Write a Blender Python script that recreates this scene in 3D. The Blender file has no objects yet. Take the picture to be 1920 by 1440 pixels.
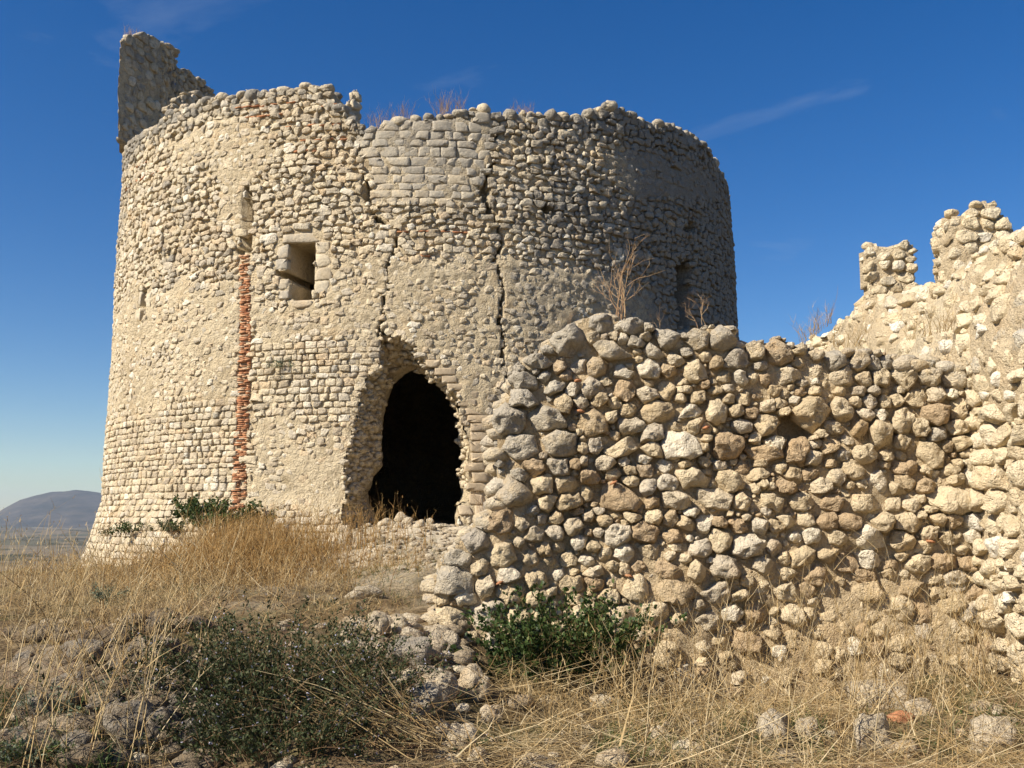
import bpy, math, random
import numpy as np
from mathutils import Vector

random.seed(7)
RNG = np.random.default_rng(11)
scene = bpy.context.scene
COL = scene.collection
rad = math.radians

# ------------------------------------------------------------------ camera
EYE = 1.6
FPX = 1830.0                         # focal length in photograph pixels (1920 wide)
PITCH = math.atan(250.0 / FPX)
cam_d = bpy.data.cameras.new('camera')
cam_d.sensor_width = 36.0
cam_d.lens = 36.0 * FPX / 1920.0
cam_d.clip_start = 0.05
cam_d.clip_end = 60000.0
cam = bpy.data.objects.new('camera', cam_d)
COL.objects.link(cam)
cam.location = (0, 0, EYE)
cam.rotation_euler = (math.pi / 2 + PITCH, 0, 0)
scene.camera = cam

# ------------------------------------------------------------------ sky, sun, exposure
SUN_EL = rad(39.0)
SUN_AZ = rad(58.0)                   # degrees to the left of straight behind the camera
sun_dir = Vector((-math.sin(SUN_AZ) * math.cos(SUN_EL), -math.cos(SUN_AZ) * math.cos(SUN_EL), math.sin(SUN_EL)))
world = bpy.data.worlds.new('World')
scene.world = world
world.use_nodes = True
wn, wl = world.node_tree.nodes, world.node_tree.links
wn.clear()
w_out = wn.new('ShaderNodeOutputWorld')
w_bg = wn.new('ShaderNodeBackground')
sky = wn.new('ShaderNodeTexSky')
sky.sky_type = 'NISHITA'
sky.sun_disc = False
sky.sun_elevation = SUN_EL
sky.sun_rotation = math.atan2(sun_dir.x, sun_dir.y)
sky.altitude = 500.0
sky.air_density = 1.0
sky.dust_density = 0.3
sky.ozone_density = 2.5
w_bg.inputs['Strength'].default_value = 0.068
# thin cirrus, the same everywhere over the dome
tc = wn.new('ShaderNodeTexCoord')
mp = wn.new('ShaderNodeMapping')
mp.inputs['Scale'].default_value = (1.6, 3.2, 7.0)
mp.inputs['Rotation'].default_value = (0.2, 0.35, 0.5)
from mathutils import Euler
_v = lambda px, py: Vector(((px - 960) / FPX, math.cos(PITCH) - (720 - py) / FPX * math.sin(PITCH), math.sin(PITCH) + (720 - py) / FPX * math.cos(PITCH))).normalized()
_d = _v(1600, -5) - _v(1590, 178) + _v(650, 80) - _v(1560, 175)
mp.inputs['Location'].default_value = Euler((0.2, 0.35, 0.5)).to_matrix() @ Vector((_d.x * 1.6, _d.y * 3.2, _d.z * 7.0))
cn = wn.new('ShaderNodeTexNoise')
cn.inputs['Scale'].default_value = 1.5
cn.inputs['Detail'].default_value = 7.0
cn.inputs['Roughness'].default_value = 0.55
cn.inputs['Distortion'].default_value = 0.5
cr = wn.new('ShaderNodeValToRGB')
cr.color_ramp.elements[0].position = 0.632
cr.color_ramp.elements[0].color = (0, 0, 0, 1)
cr.color_ramp.elements[1].position = 0.85
cr.color_ramp.elements[1].color = (0.26, 0.26, 0.26, 1)
cm = wn.new('ShaderNodeMix'); cm.data_type = 'RGBA'
cm.inputs[7].default_value = (5.5, 6.0, 6.6, 1)
hs = wn.new('ShaderNodeHueSaturation')
hs.inputs['Saturation'].default_value = 1.42
hs.inputs['Hue'].default_value = 0.510
wl.new(tc.outputs['Generated'], mp.inputs['Vector'])
wl.new(mp.outputs['Vector'], cn.inputs['Vector'])
wl.new(cn.outputs['Fac'], cr.inputs['Fac'])
wl.new(cr.outputs['Color'], cm.inputs[0])
wl.new(sky.outputs['Color'], hs.inputs['Color'])
wl.new(hs.outputs['Color'], cm.inputs[6])
wl.new(cm.outputs[2], w_bg.inputs['Color'])
wl.new(w_bg.outputs['Background'], w_out.inputs['Surface'])

sun_d = bpy.data.lights.new('sun', 'SUN')
sun_d.energy = 5.0
sun_d.angle = rad(0.53)
sun_d.color = (1.0, 0.925, 0.81)
sun = bpy.data.objects.new('sun', sun_d)
COL.objects.link(sun)
sun.location = (-30, -20, 40)
sun.rotation_euler = (-sun_dir).to_track_quat('-Z', 'Y').to_euler()

vs = scene.view_settings
vs.view_transform = 'Standard'
vs.look = 'None'
vs.exposure = 0.74
vs.gamma = 1.0
vs.use_curve_mapping = False

# ------------------------------------------------------------------ numeric helpers
SP, CP = math.sin(PITCH), math.cos(PITCH)

def ray(px, py):
    x = (np.asarray(px, float) - 960) / FPX
    y = (720 - np.asarray(py, float)) / FPX
    return np.stack([x, CP - y * SP, SP + y * CP], -1)

def proj(P):
    d = P - np.array([0, 0, EYE])
    dep = d[..., 1] * CP + d[..., 2] * SP
    up = d[..., 2] * CP - d[..., 1] * SP
    dep = np.maximum(dep, 1e-3)
    return 960 + FPX * d[..., 0] / dep, 720 - FPX * up / dep

def at_depth(px, py, Y):
    """the point that lies Y metres ahead, seen at px,py"""
    d = ray(px, py)
    k = Y / d[..., 1]
    return np.array([0, 0, EYE]) + d * np.asarray(k)[..., None]

def _hash(ix, iy, iz, seed):
    h = (ix.astype(np.uint32) * np.uint32(374761393) + iy.astype(np.uint32) * np.uint32(668265263)
         + iz.astype(np.uint32) * np.uint32(2246822519) + np.uint32(seed * 3266489917 & 0xffffffff))
    h = (h ^ (h >> np.uint32(13))) * np.uint32(1274126177)
    h = h ^ (h >> np.uint32(16))
    return h.astype(np.float64) / 4294967295.0 * 2 - 1

def vnoise(P, seed=0):
    P = np.asarray(P, float)
    f = np.floor(P)
    i = f.astype(np.int64)
    t = P - f
    t = t * t * (3 - 2 * t)
    r = 0
    for dx in (0, 1):
        wx = t[..., 0] if dx else 1 - t[..., 0]
        for dy in (0, 1):
            wy = t[..., 1] if dy else 1 - t[..., 1]
            for dz in (0, 1):
                wz = t[..., 2] if dz else 1 - t[..., 2]
                r = r + wx * wy * wz * _hash(i[..., 0] + dx, i[..., 1] + dy, i[..., 2] + dz, seed)
    return r

def fbm(P, octv=3, seed=0, gain=0.5):
    P = np.asarray(P, float)
    a, s, r = 1.0, 1.0, 0
    for o in range(octv):
        r = r + a * vnoise(P * s + o * 17.3, seed + o)
        a *= gain
        s *= 2.03
    return r

def n2(U, V, f, seed=0, octv=2):
    return fbm(np.stack([U * f, V * f, np.zeros_like(U)], -1), octv, seed)

def inpoly(X, Y, poly):
    r = np.zeros(X.shape, bool)
    n = len(poly)
    for k in range(n):
        x0, y0 = poly[k]
        x1, y1 = poly[(k + 1) % n]
        if y0 == y1:
            continue
        c = ((Y >= min(y0, y1)) & (Y < max(y0, y1)))
        xi = x0 + (Y - y0) * (x1 - x0) / (y1 - y0)
        r ^= c & (X < xi)
    return r

def poly_dist(X, Y, line):
    d = np.full(X.shape, 1e9)
    for (x0, y0), (x1, y1) in zip(line[:-1], line[1:]):
        dx, dy = x1 - x0, y1 - y0
        t = np.clip(((X - x0) * dx + (Y - y0) * dy) / (dx * dx + dy * dy), 0, 1)
        d = np.minimum(d, np.hypot(X - x0 - t * dx, Y - y0 - t * dy))
    return d

def smooth(a, b, x):
    t = np.clip((x - a) / (b - a), 0, 1)
    return t * t * (3 - 2 * t)

# ------------------------------------------------------------------ object helpers
def mesh_np(name, V, quads=None, tris=None, mat=None, attrs=None, shade=True):
    me = bpy.data.meshes.new(name)
    V = np.asarray(V, np.float32)
    nq = 0 if quads is None else len(quads)
    nt = 0 if tris is None else len(tris)
    me.vertices.add(len(V))
    me.vertices.foreach_set('co', V.ravel())
    idx = []
    if nq: idx.append(np.asarray(quads, np.int32).ravel())
    if nt: idx.append(np.asarray(tris, np.int32).ravel())
    idx = np.concatenate(idx)
    st = np.concatenate([np.arange(nq) * 4, nq * 4 + np.arange(nt) * 3]).astype(np.int32)
    me.loops.add(len(idx))
    me.loops.foreach_set('vertex_index', idx)
    me.polygons.add(nq + nt)
    me.polygons.foreach_set('loop_start', st)
    if shade:
        me.polygons.foreach_set('use_smooth', np.ones(nq + nt, bool))
    for k, a in (attrs or {}).items():
        at = me.attributes.new(k, 'FLOAT', 'POINT')
        at.data.foreach_set('value', np.asarray(a, np.float32).ravel())
    if mat: me.materials.append(mat)
    me.update(calc_edges=True)
    me.validate()
    return me

def add(name, me, parent=None, loc=(0, 0, 0)):
    o = bpy.data.objects.new(name, me)
    COL.objects.link(o)
    o.location = loc
    if parent: o.parent = parent
    return o

def tag(o, label=None, cat=None, group=None, kind=None):
    if label: o['label'] = label
    if cat: o['category'] = cat
    if group: o['group'] = group
    if kind: o['kind'] = kind
    return o

def thing(name, loc, label, cat, group=None):
    e = bpy.data.objects.new(name, None)
    COL.objects.link(e)
    e.location = loc
    e.empty_display_size = 0.2
    return tag(e, label, cat, group)

def part(name, V, quads, tris, mat, parent, attrs=None, kind=None, shade=True, origin=None):
    """a mesh given in world coordinates, stored about its own origin, parented to a thing"""
    V = np.asarray(V, float)
    o0 = V.mean(0) if origin is None else np.asarray(origin, float)
    me = mesh_np(name, V - o0, quads, tris, mat, attrs, shade)
    base = np.zeros(3)
    p = parent
    while p is not None:
        base = base + np.array(p.location)
        p = p.parent
    ob = add(name, me, parent, o0 - base)
    if kind: ob['kind'] = kind
    return ob

# ------------------------------------------------------------------ materials
def nodes_of(m):
    m.use_nodes = True
    nt = m.node_tree
    nt.nodes.clear()
    return nt.nodes, nt.links

def ramp(N, stops):
    r = N.new('ShaderNodeValToRGB')
    el = r.color_ramp.elements
    while len(el) < len(stops): el.new(0.5)
    for e, (p, c) in zip(el, stops):
        e.position = p
        e.color = (*c, 1) if len(c) == 3 else c
    return r

def noise(N, L, vec, scale, detail=4, rough=0.55, dist=0.0):
    n = N.new('ShaderNodeTexNoise')
    n.inputs['Scale'].default_value = scale
    n.inputs['Detail'].default_value = detail
    n.inputs['Roughness'].default_value = rough
    n.inputs['Distortion'].default_value = dist
    L.new(vec, n.inputs['Vector'])
    return n.outputs['Fac']

def mixc(N, L, fac, a, b, mode='MIX'):
    m = N.new('ShaderNodeMix'); m.data_type = 'RGBA'; m.blend_type = mode
    for sock, v in ((0, fac), (6, a), (7, b)):
        if hasattr(v, 'links'): L.new(v, m.inputs[sock])
        elif sock == 0: m.inputs[0].default_value = v
        else: m.inputs[sock].default_value = (*v, 1)
    return m.outputs[2]

def math_n(N, L, op, a, b=None):
    m = N.new('ShaderNodeMath'); m.operation = op
    for i, v in enumerate((a, b)):
        if v is None: continue
        if hasattr(v, 'links'): L.new(v, m.inputs[i])
        else: m.inputs[i].default_value = v
    return m.outputs[0]

def attr(N, name):
    a = N.new('ShaderNodeAttribute'); a.attribute_name = name
    return a.outputs['Fac']

def stone_material(name, stops, grey=(0.32, 0.29, 0.24), bump_scale=1.0, bump=0.7, dirt=0.35):
    m = bpy.data.materials.new(name)
    N, L = nodes_of(m)
    out = N.new('ShaderNodeOutputMaterial')
    b = N.new('ShaderNodeBsdfPrincipled')
    b.inputs['Roughness'].default_value = 0.93
    b.inputs['Specular IOR Level'].default_value = 0.15
    pos = N.new('ShaderNodeNewGeometry').outputs['Position']
    tint = attr(N, 'tint')
    rp = ramp(N, stops)
    L.new(tint, rp.inputs['Fac'])
    c = rp.outputs['Color']
    n1 = noise(N, L, pos, 2.2 * bump_scale, 4, 0.7)
    r1 = ramp(N, [(0.28, (0.68, 0.63, 0.55)), (0.48, (1.02, 1.01, 1.0)), (0.75, (1.22, 1.17, 1.08))])
    L.new(n1, r1.inputs['Fac'])
    c = mixc(N, L, 0.8, c, r1.outputs['Color'], 'MULTIPLY')
    n2_ = noise(N, L, pos, 26 * bump_scale, 4, 0.75)
    r2 = ramp(N, [(0.28, (0.42, 0.38, 0.33)), (0.45, (1.0, 0.99, 0.97)), (0.72, (1.25, 1.22, 1.15))])
    L.new(n2_, r2.inputs['Fac'])
    c = mixc(N, L, dirt + 0.35, c, r2.outputs['Color'], 'MULTIPLY')
    # ochre stains
    n3 = noise(N, L, pos, 1.1 * bump_scale, 3, 0.65)
    r3 = ramp(N, [(0.56, (0, 0, 0)), (0.72, (1, 1, 1))])
    L.new(n3, r3.inputs['Fac'])
    f3 = math_n(N, L, 'MULTIPLY', r3.outputs['Color'], 0.35)
    c = mixc(N, L, f3, c, (0.42, 0.27, 0.13))
    # grey lichen crust
    pat = attr(N, 'patina')
    n4 = noise(N, L, pos, 7 * bump_scale, 4, 0.75)
    s4 = math_n(N, L, 'ADD', math_n(N, L, 'MULTIPLY', pat, 1.3), math_n(N, L, 'SUBTRACT', n4, 0.75))
    r4 = ramp(N, [(0.20, (0, 0, 0)), (0.55, (1, 1, 1))])
    L.new(s4, r4.inputs['Fac'])
    gmix = mixc(N, L, n2_, tuple(x * 0.55 for x in grey), tuple(min(1, x * 1.5) for x in grey))
    f4 = math_n(N, L, 'MULTIPLY', r4.outputs['Color'], 0.85)
    c = mixc(N, L, f4, c, gmix)
    L.new(c, b.inputs['Base Color'])
    # relief: lumps, grain and solution pits
    v = N.new('ShaderNodeTexVoronoi'); v.feature = 'F1'
    v.inputs['Scale'].default_value = 24 * bump_scale
    L.new(pos, v.inputs['Vector'])
    rv = ramp(N, [(0.0, (0, 0, 0)), (0.35, (1, 1, 1))])
    L.new(v.outputs['Distance'], rv.inputs['Fac'])
    hgt = math_n(N, L, 'ADD', math_n(N, L, 'MULTIPLY', n2_, 0.9), math_n(N, L, 'MULTIPLY', rv.outputs['Color'], 0.35))
    n5 = noise(N, L, pos, 10 * bump_scale, 4, 0.7)
    hgt = math_n(N, L, 'ADD', hgt, math_n(N, L, 'MULTIPLY', n5, 1.8))
    bm = N.new('ShaderNodeBump')
    bm.inputs['Strength'].default_value = bump
    bm.inputs['Distance'].default_value = 0.07 / bump_scale
    L.new(hgt, bm.inputs['Height'])
    L.new(bm.outputs['Normal'], b.inputs['Normal'])
    L.new(b.outputs['BSDF'], out.inputs['Surface'])
    return m

M = {}
M['tower_stone'] = stone_material('tower_stone', [
    (0.0, (0.42, 0.35, 0.25)), (0.25, (0.52, 0.435, 0.30)), (0.5, (0.58, 0.50, 0.36)),
    (0.72, (0.50, 0.44, 0.34)), (0.88, (0.54, 0.42, 0.27)), (1.0, (0.66, 0.60, 0.48))],
    grey=(0.235, 0.215, 0.18), bump_scale=0.9, bump=0.6)
M['tower_plaster'] = stone_material('tower_plaster', [
    (0.0, (0.47, 0.385, 0.255)), (0.5, (0.53, 0.44, 0.295)), (1.0, (0.57, 0.48, 0.33))],
    grey=(0.235, 0.212, 0.175), bump_scale=1.0, bump=0.8)
M['ashlar'] = stone_material('ashlar', [
    (0.0, (0.44, 0.37, 0.265)), (0.5, (0.51, 0.435, 0.31)), (1.0, (0.56, 0.49, 0.36))],
    grey=(0.34, 0.305, 0.245), bump_scale=1.2, bump=0.35)
M['vault_block'] = stone_material('vault_block', [
    (0.0, (0.42, 0.335, 0.225)), (0.5, (0.45, 0.36, 0.245)), (1.0, (0.49, 0.40, 0.275))],
    grey=(0.34, 0.305, 0.245), bump_scale=1.4, bump=0.25, dirt=0.1)
M['wall_stone'] = stone_material('wall_stone', [
    (0.0, (0.46, 0.345, 0.215)), (0.2, (0.53, 0.42, 0.265)), (0.45, (0.60, 0.49, 0.32)),
    (0.7, (0.65, 0.54, 0.365)), (0.85, (0.52, 0.45, 0.345)), (1.0, (0.73, 0.65, 0.50))],
    grey=(0.40, 0.355, 0.28), bump_scale=1.5, bump=0.85, dirt=0.25)
M['wall_mortar'] = stone_material('wall_mortar', [
    (0.0, (0.45, 0.345, 0.21)), (0.5, (0.52, 0.41, 0.26)), (1.0, (0.58, 0.47, 0.31))],
    bump_scale=1.6, bump=1.0)
M['curtain_stone'] = stone_material('curtain_stone', [
    (0.0, (0.54, 0.44, 0.29)), (0.4, (0.64, 0.54, 0.37)), (0.8, (0.69, 0.60, 0.44)), (1.0, (0.78, 0.72, 0.60))],
    grey=(0.40, 0.38, 0.33), bump_scale=1.3, bump=0.8)
M['curtain_mortar'] = stone_material('curtain_mortar', [
    (0.0, (0.52, 0.42, 0.27)), (0.5, (0.59, 0.48, 0.32)), (1.0, (0.65, 0.55, 0.38))],
    grey=(0.38, 0.36, 0.31), bump_scale=1.5, bump=1.0)
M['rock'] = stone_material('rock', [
    (0.0, (0.15, 0.115, 0.075)), (0.5, (0.44, 0.36, 0.25)), (1.0, (0.62, 0.54, 0.40))],  # darkest stop serves the bank rocks, with shade put into their colour
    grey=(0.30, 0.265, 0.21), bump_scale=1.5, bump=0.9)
M['brick'] = stone_material('brick', [
    (0.0, (0.36, 0.155, 0.08)), (0.45, (0.47, 0.225, 0.115)), (0.75, (0.52, 0.29, 0.165)), (1.0, (0.54, 0.40, 0.27))],
    bump_scale=2.0, bump=0.6, dirt=0.2)

def plant_material(name, stops, trans=0.25, rough=0.7):
    m = bpy.data.materials.new(name)
    N, L = nodes_of(m)
    out = N.new('ShaderNodeOutputMaterial')
    b = N.new('ShaderNodeBsdfPrincipled')
    b.inputs['Roughness'].default_value = rough
    b.inputs['Specular IOR Level'].default_value = 0.25
    rp = ramp(N, stops)
    L.new(attr(N, 'tint'), rp.inputs['Fac'])
    pos = N.new('ShaderNodeNewGeometry').outputs['Position']
    n = noise(N, L, pos, 14, 3)
    r = ramp(N, [(0.3, (0.72, 0.72, 0.72)), (0.7, (1.2, 1.2, 1.2))])
    L.new(n, r.inputs['Fac'])
    c = mixc(N, L, 1.0, rp.outputs['Color'], r.outputs['Color'], 'MULTIPLY')
    L.new(c, b.inputs['Base Color'])
    t = N.new('ShaderNodeBsdfTranslucent')
    L.new(c, t.inputs['Color'])
    mx = N.new('ShaderNodeMixShader')
    mx.inputs[0].default_value = trans
    L.new(b.outputs['BSDF'], mx.inputs[1])
    L.new(t.outputs['BSDF'], mx.inputs[2])
    L.new(mx.outputs[0], out.inputs['Surface'])
    return m

M['straw'] = plant_material('straw', [(0.0, (0.20, 0.115, 0.045)), (0.35, (0.36, 0.235, 0.095)),
                                      (0.7, (0.50, 0.36, 0.17)), (1.0, (0.60, 0.48, 0.28))], 0.2)
M['golden'] = plant_material('golden', [(0.0, (0.24, 0.125, 0.04)), (0.5, (0.40, 0.235, 0.075)),
                                        (0.85, (0.48, 0.32, 0.13)), (1.0, (0.55, 0.42, 0.22))], 0.2)
M['twig'] = plant_material('twig', [(0.0, (0.17, 0.09, 0.05)), (0.5, (0.30, 0.18, 0.09)), (1.0, (0.44, 0.31, 0.17))], 0.0)
M['green'] = plant_material('green', [(0.0, (0.028, 0.045, 0.014)), (0.5, (0.052, 0.085, 0.022)), (0.85, (0.085, 0.13, 0.035)),
                                      (1.0, (0.16, 0.18, 0.06))], 0.3, 0.5)
M['dark_green'] = plant_material('dark_green', [(0.0, (0.028, 0.036, 0.012)), (0.5, (0.050, 0.066, 0.022)), (0.85, (0.085, 0.10, 0.038)),
                                                (1.0, (0.15, 0.14, 0.07))], 0.2, 0.6)
M['grey_green'] = plant_material('grey_green', [(0.0, (0.10, 0.13, 0.075)), (1.0, (0.22, 0.26, 0.17))], 0.2)
M['flower'] = plant_material('flower', [(0.0, (0.50, 0.48, 0.62)), (1.0, (0.75, 0.74, 0.82))], 0.3)

# ground: bare limestone soil, dead thatch and thin grass by noise
def ground_material():
    m = bpy.data.materials.new('dry_ground')
    N, L = nodes_of(m)
    out = N.new('ShaderNodeOutputMaterial')
    b = N.new('ShaderNodeBsdfPrincipled')
    b.inputs['Roughness'].default_value = 0.95
    b.inputs['Specular IOR Level'].default_value = 0.1
    pos = N.new('ShaderNodeNewGeometry').outputs['Position']
    r1 = ramp(N, [(0.34, (0.055, 0.038, 0.022)), (0.48, (0.14, 0.10, 0.055)), (0.64, (0.25, 0.19, 0.11)), (0.8, (0.40, 0.33, 0.23))])
    L.new(noise(N, L, pos, 3.5, 5, 0.75), r1.inputs['Fac'])
    r2 = ramp(N, [(0.5, (0, 0, 0)), (0.66, (1, 1, 1))])
    L.new(noise(N, L, pos, 0.9, 4, 0.65), r2.inputs['Fac'])
    c = mixc(N, L, math_n(N, L, 'MULTIPLY', r2.outputs['Color'], 0.55), r1.outputs['Color'], (0.10, 0.115, 0.04))
    r3 = ramp(N, [(0.35, (0.6, 0.6, 0.6)), (0.65, (1.25, 1.22, 1.15))])
    L.new(noise(N, L, pos, 45, 3, 0.75), r3.inputs['Fac'])
    c = mixc(N, L, 0.8, c, r3.outputs['Color'], 'MULTIPLY')
    # rubble floor at the breach
    rub = attr(N, 'rubble')
    r6 = ramp(N, [(0.35, (0.36, 0.29, 0.19)), (0.65, (0.62, 0.54, 0.40))])
    L.new(noise(N, L, pos, 11, 8, 0.7), r6.inputs['Fac'])
    c = mixc(N, L, rub, c, r6.outputs['Color'])
    # far fields
    far = attr(N, 'far')
    vo = N.new('ShaderNodeTexVoronoi')
    vo.inputs['Scale'].default_value = 0.0042
    mpn = N.new('ShaderNodeMapping'); mpn.inputs['Scale'].default_value = (1.0, 0.6, 0.0)
    L.new(pos, mpn.inputs['Vector'])
    L.new(mpn.outputs['Vector'], vo.inputs['Vector'])
    sp = N.new('ShaderNodeSeparateColor')
    L.new(vo.outputs['Color'], sp.inputs['Color'])
    r4 = ramp(N, [(0.0, (0.07, 0.062, 0.033)), (0.35, (0.13, 0.10, 0.058)), (0.7, (0.18, 0.14, 0.085)), (1.0, (0.06, 0.068, 0.032))])
    L.new(sp.outputs[0], r4.inputs['Fac'])
    r5 = ramp(N, [(0.50, (1, 1, 1)), (0.58, (0.3, 0.36, 0.22))])
    L.new(noise(N, L, pos, 0.011, 7, 0.65), r5.inputs['Fac'])
    fc = mixc(N, L, 1.0, r4.outputs['Color'], r5.outputs['Color'], 'MULTIPLY')
    c = mixc(N, L, far, c, fc)
    L.new(c, b.inputs['Base Color'])
    bm = N.new('ShaderNodeBump'); bm.inputs['Strength'].default_value = 0.9; bm.inputs['Distance'].default_value = 0.04
    L.new(noise(N, L, pos, 18, 4, 0.75), bm.inputs['Height'])
    L.new(bm.outputs['Normal'], b.inputs['Normal'])
    L.new(b.outputs['BSDF'], out.inputs['Surface'])
    return m
M['ground'] = ground_material()

def hill_material():
    m = bpy.data.materials.new('far_hill')
    N, L = nodes_of(m)
    out = N.new('ShaderNodeOutputMaterial')
    b = N.new('ShaderNodeBsdfPrincipled')
    b.inputs['Roughness'].default_value = 1.0
    b.inputs['Specular IOR Level'].default_value = 0.0
    pos = N.new('ShaderNodeNewGeometry').outputs['Position']
    r = ramp(N, [(0.38, (0.022, 0.024, 0.016)), (0.52, (0.05, 0.044, 0.032)), (0.66, (0.09, 0.074, 0.052))])
    L.new(noise(N, L, pos, 0.004, 8, 0.65), r.inputs['Fac'])
    L.new(r.outputs['Color'], b.inputs['Base Color'])
    L.new(b.outputs['BSDF'], out.inputs['Surface'])
    return m
M['hill'] = hill_material()

# ------------------------------------------------------------------ ground sheet
GC = np.array([  # x, y, z
    (0, 0, 0), (0, 3, 0), (-4, 3, .1), (4, 3, .15), (0, 5, 0), (-2, 5.6, .06), (-3.5, 5.5, .15), (0, 6.5, .06), (1.5, 6.5, -.02), (3, 6.5, .05), (4.5, 6.5, .3),
    (0.4, 8.6, .04), (1.2, 8.7, -.04), (2, 8.8, -.04), (3, 8.8, .03), (4, 8.8, .22), (3.2, 8.0, .08), (-1, 6.9, .30), (-2.4, 6.9, .42), (-4, 7, .45), (-1.1, 8.2, .66), (-3, 8.2, .76), (-5, 8.3, .72),
    (-0.6, 9.4, .74), (-2.5, 10, .86), (-5, 10, .76), (-8, 10, .55), (-1, 12, 1.0), (-3, 13, .92), (-6, 13, .74), (-10, 13, .40), (-1.0, 14.5, 1.2),
    (-1.3, 16.5, 1.42), (-2, 17.8, 1.47), (-4, 17, 1.10), (-7, 17.5, .72), (-10, 19, .36), (-12, 22, .05), (0.5, 16, 1.42), (3, 15, 1.3), (6, 14, 1.0),
    (3, 10, .7), (3, 12, .95), (8, 9, .5), (-2.2, 25.6, 1.4), (-2, 20, 1.45), (-14, 30, -.6), (10, 25, .8), (-9, 6, .3), (-15, 12, 0.0), (12, 0, 0), (-12, 0, 0), (0, -12, 0), (12, 16, .5)], float)

def ground_z(x, y, rough=True):
    x = np.asarray(x, float); y = np.asarray(y, float)
    num = np.zeros_like(x); den = np.zeros_like(x)
    for cx_, cy_, cz_ in GC:
        d2 = (x - cx_) ** 2 + (y - cy_) ** 2
        w = 1.0 / (d2 + 0.25) ** 1.9
        num += w * cz_; den += w
    z = num / den
    if rough:
        P = np.stack([x, y, np.zeros_like(x)], -1)
        r = np.hypot(x, y)
        z = z + (0.07 * fbm(P * 1.1, 4, 3) + 0.018 * fbm(P * 6, 2, 5)) * np.clip((60 - r) / 30, 0, 1)
    r = np.hypot(x, y - 14)
    fall = smooth(22, 120, r) * 0.35 + smooth(60, 700, r) * 0.65
    z = z * (1 - fall) - 62.0 * fall
    P2 = np.stack([x, y, np.zeros_like(x)], -1) / 420.0
    z = z + smooth(300, 1500, r) * 10.0 * fbm(P2, 3, 9)
    return z

def build_ground():
    radii = np.concatenate([[0.0], np.geomspace(1.0, 24, 150), np.geomspace(24.5, 13000, 110)])
    na = 420
    # finer in the direction of view
    a = np.concatenate([np.linspace(-40, 40, 300, endpoint=False), np.linspace(40, 320, na - 300, endpoint=False)])
    a = np.radians(a)
    A, Rr = np.meshgrid(a, radii)
    X = Rr * np.sin(A); Y = Rr * np.cos(A)
    Z = ground_z(X, Y)
    V = np.stack([X, Y, Z], -1).reshape(-1, 3)
    n = len(radii); k = na
    I = np.arange(n * k).reshape(n, k)
    J = np.roll(I, -1, 1)
    q = np.stack([I[:-1], J[:-1], J[1:], I[1:]], -1).reshape(-1, 4)[:, ::-1]
    px, py = proj(V)
    d = np.hypot((X + 1.45) / .9, (Y - 15.8) / 2.0).ravel()
    rub = np.clip(1.35 - d / 2.3 + 0.5 * fbm(V * 1.6, 3, 21), 0, 1)
    far = smooth(150, 600, np.hypot(X, Y)).ravel()
    me = mesh_np('ground', V, q, None, M['ground'], {'rubble': rub, 'far': far})
    tag(add('ground', me), 'dry stony ground rising from the foreground to the tower and falling to the valley', None, None, 'structure')
build_ground()

def build_hills():
    # long ridge on the far side of the valley, flat-topped where it meets the tower
    xs = np.linspace(-9500, 5000, 420); ys = np.linspace(6600, 10200, 80)
    X, Y = np.meshgrid(xs, ys)
    # crest as seen: height above the eye by direction
    ang = X / Y
    crest_a = [-1.2, -.75, -.60, -.55, -.525, -.514, -.50, -.487, -.47, -.455, -.445, -.43, -.41, -.36, -.30, -.2, 0, .3, .8]
    crest_h = [.010, .012, -.004, -.002, .004, .010, .0165, .0195, .0235, .0240, .0265, .0262, .0245, .022, .026, .018, .012, .016, .01]
    cy = 8600.0
    H = np.interp(ang, crest_a, crest_h) * cy
    prof = np.clip(1 - np.abs((Y - cy) / np.where(Y < cy, 2000, 1500)), 0, 1)
    prof = smooth(0, 1, prof) * 0.7 + prof * 0.3
    nz = fbm(np.stack([X, Y, 0 * X], -1) / 800.0, 5, 31)
    Z = -85 + (H + 85) * prof * (1 + 0.16 * nz * (1 - prof * 0.7)) + 10 * nz * prof + 5 * fbm(np.stack([X, Y, 0 * X], -1) / 180.0, 3, 37) * prof
    V = np.stack([X, Y, Z], -1).reshape(-1, 3)
    I = np.arange(V.shape[0]).reshape(X.shape)
    q = np.stack([I[:-1, :-1], I[:-1, 1:], I[1:, 1:], I[1:, :-1]], -1).reshape(-1, 4)
    me = mesh_np('hills', V, q, None, M['hill'])
    tag(add('hills', me), 'blue-grey flat-topped ridge on the horizon left of the tower', None, None, 'structure')
build_hills()

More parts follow.
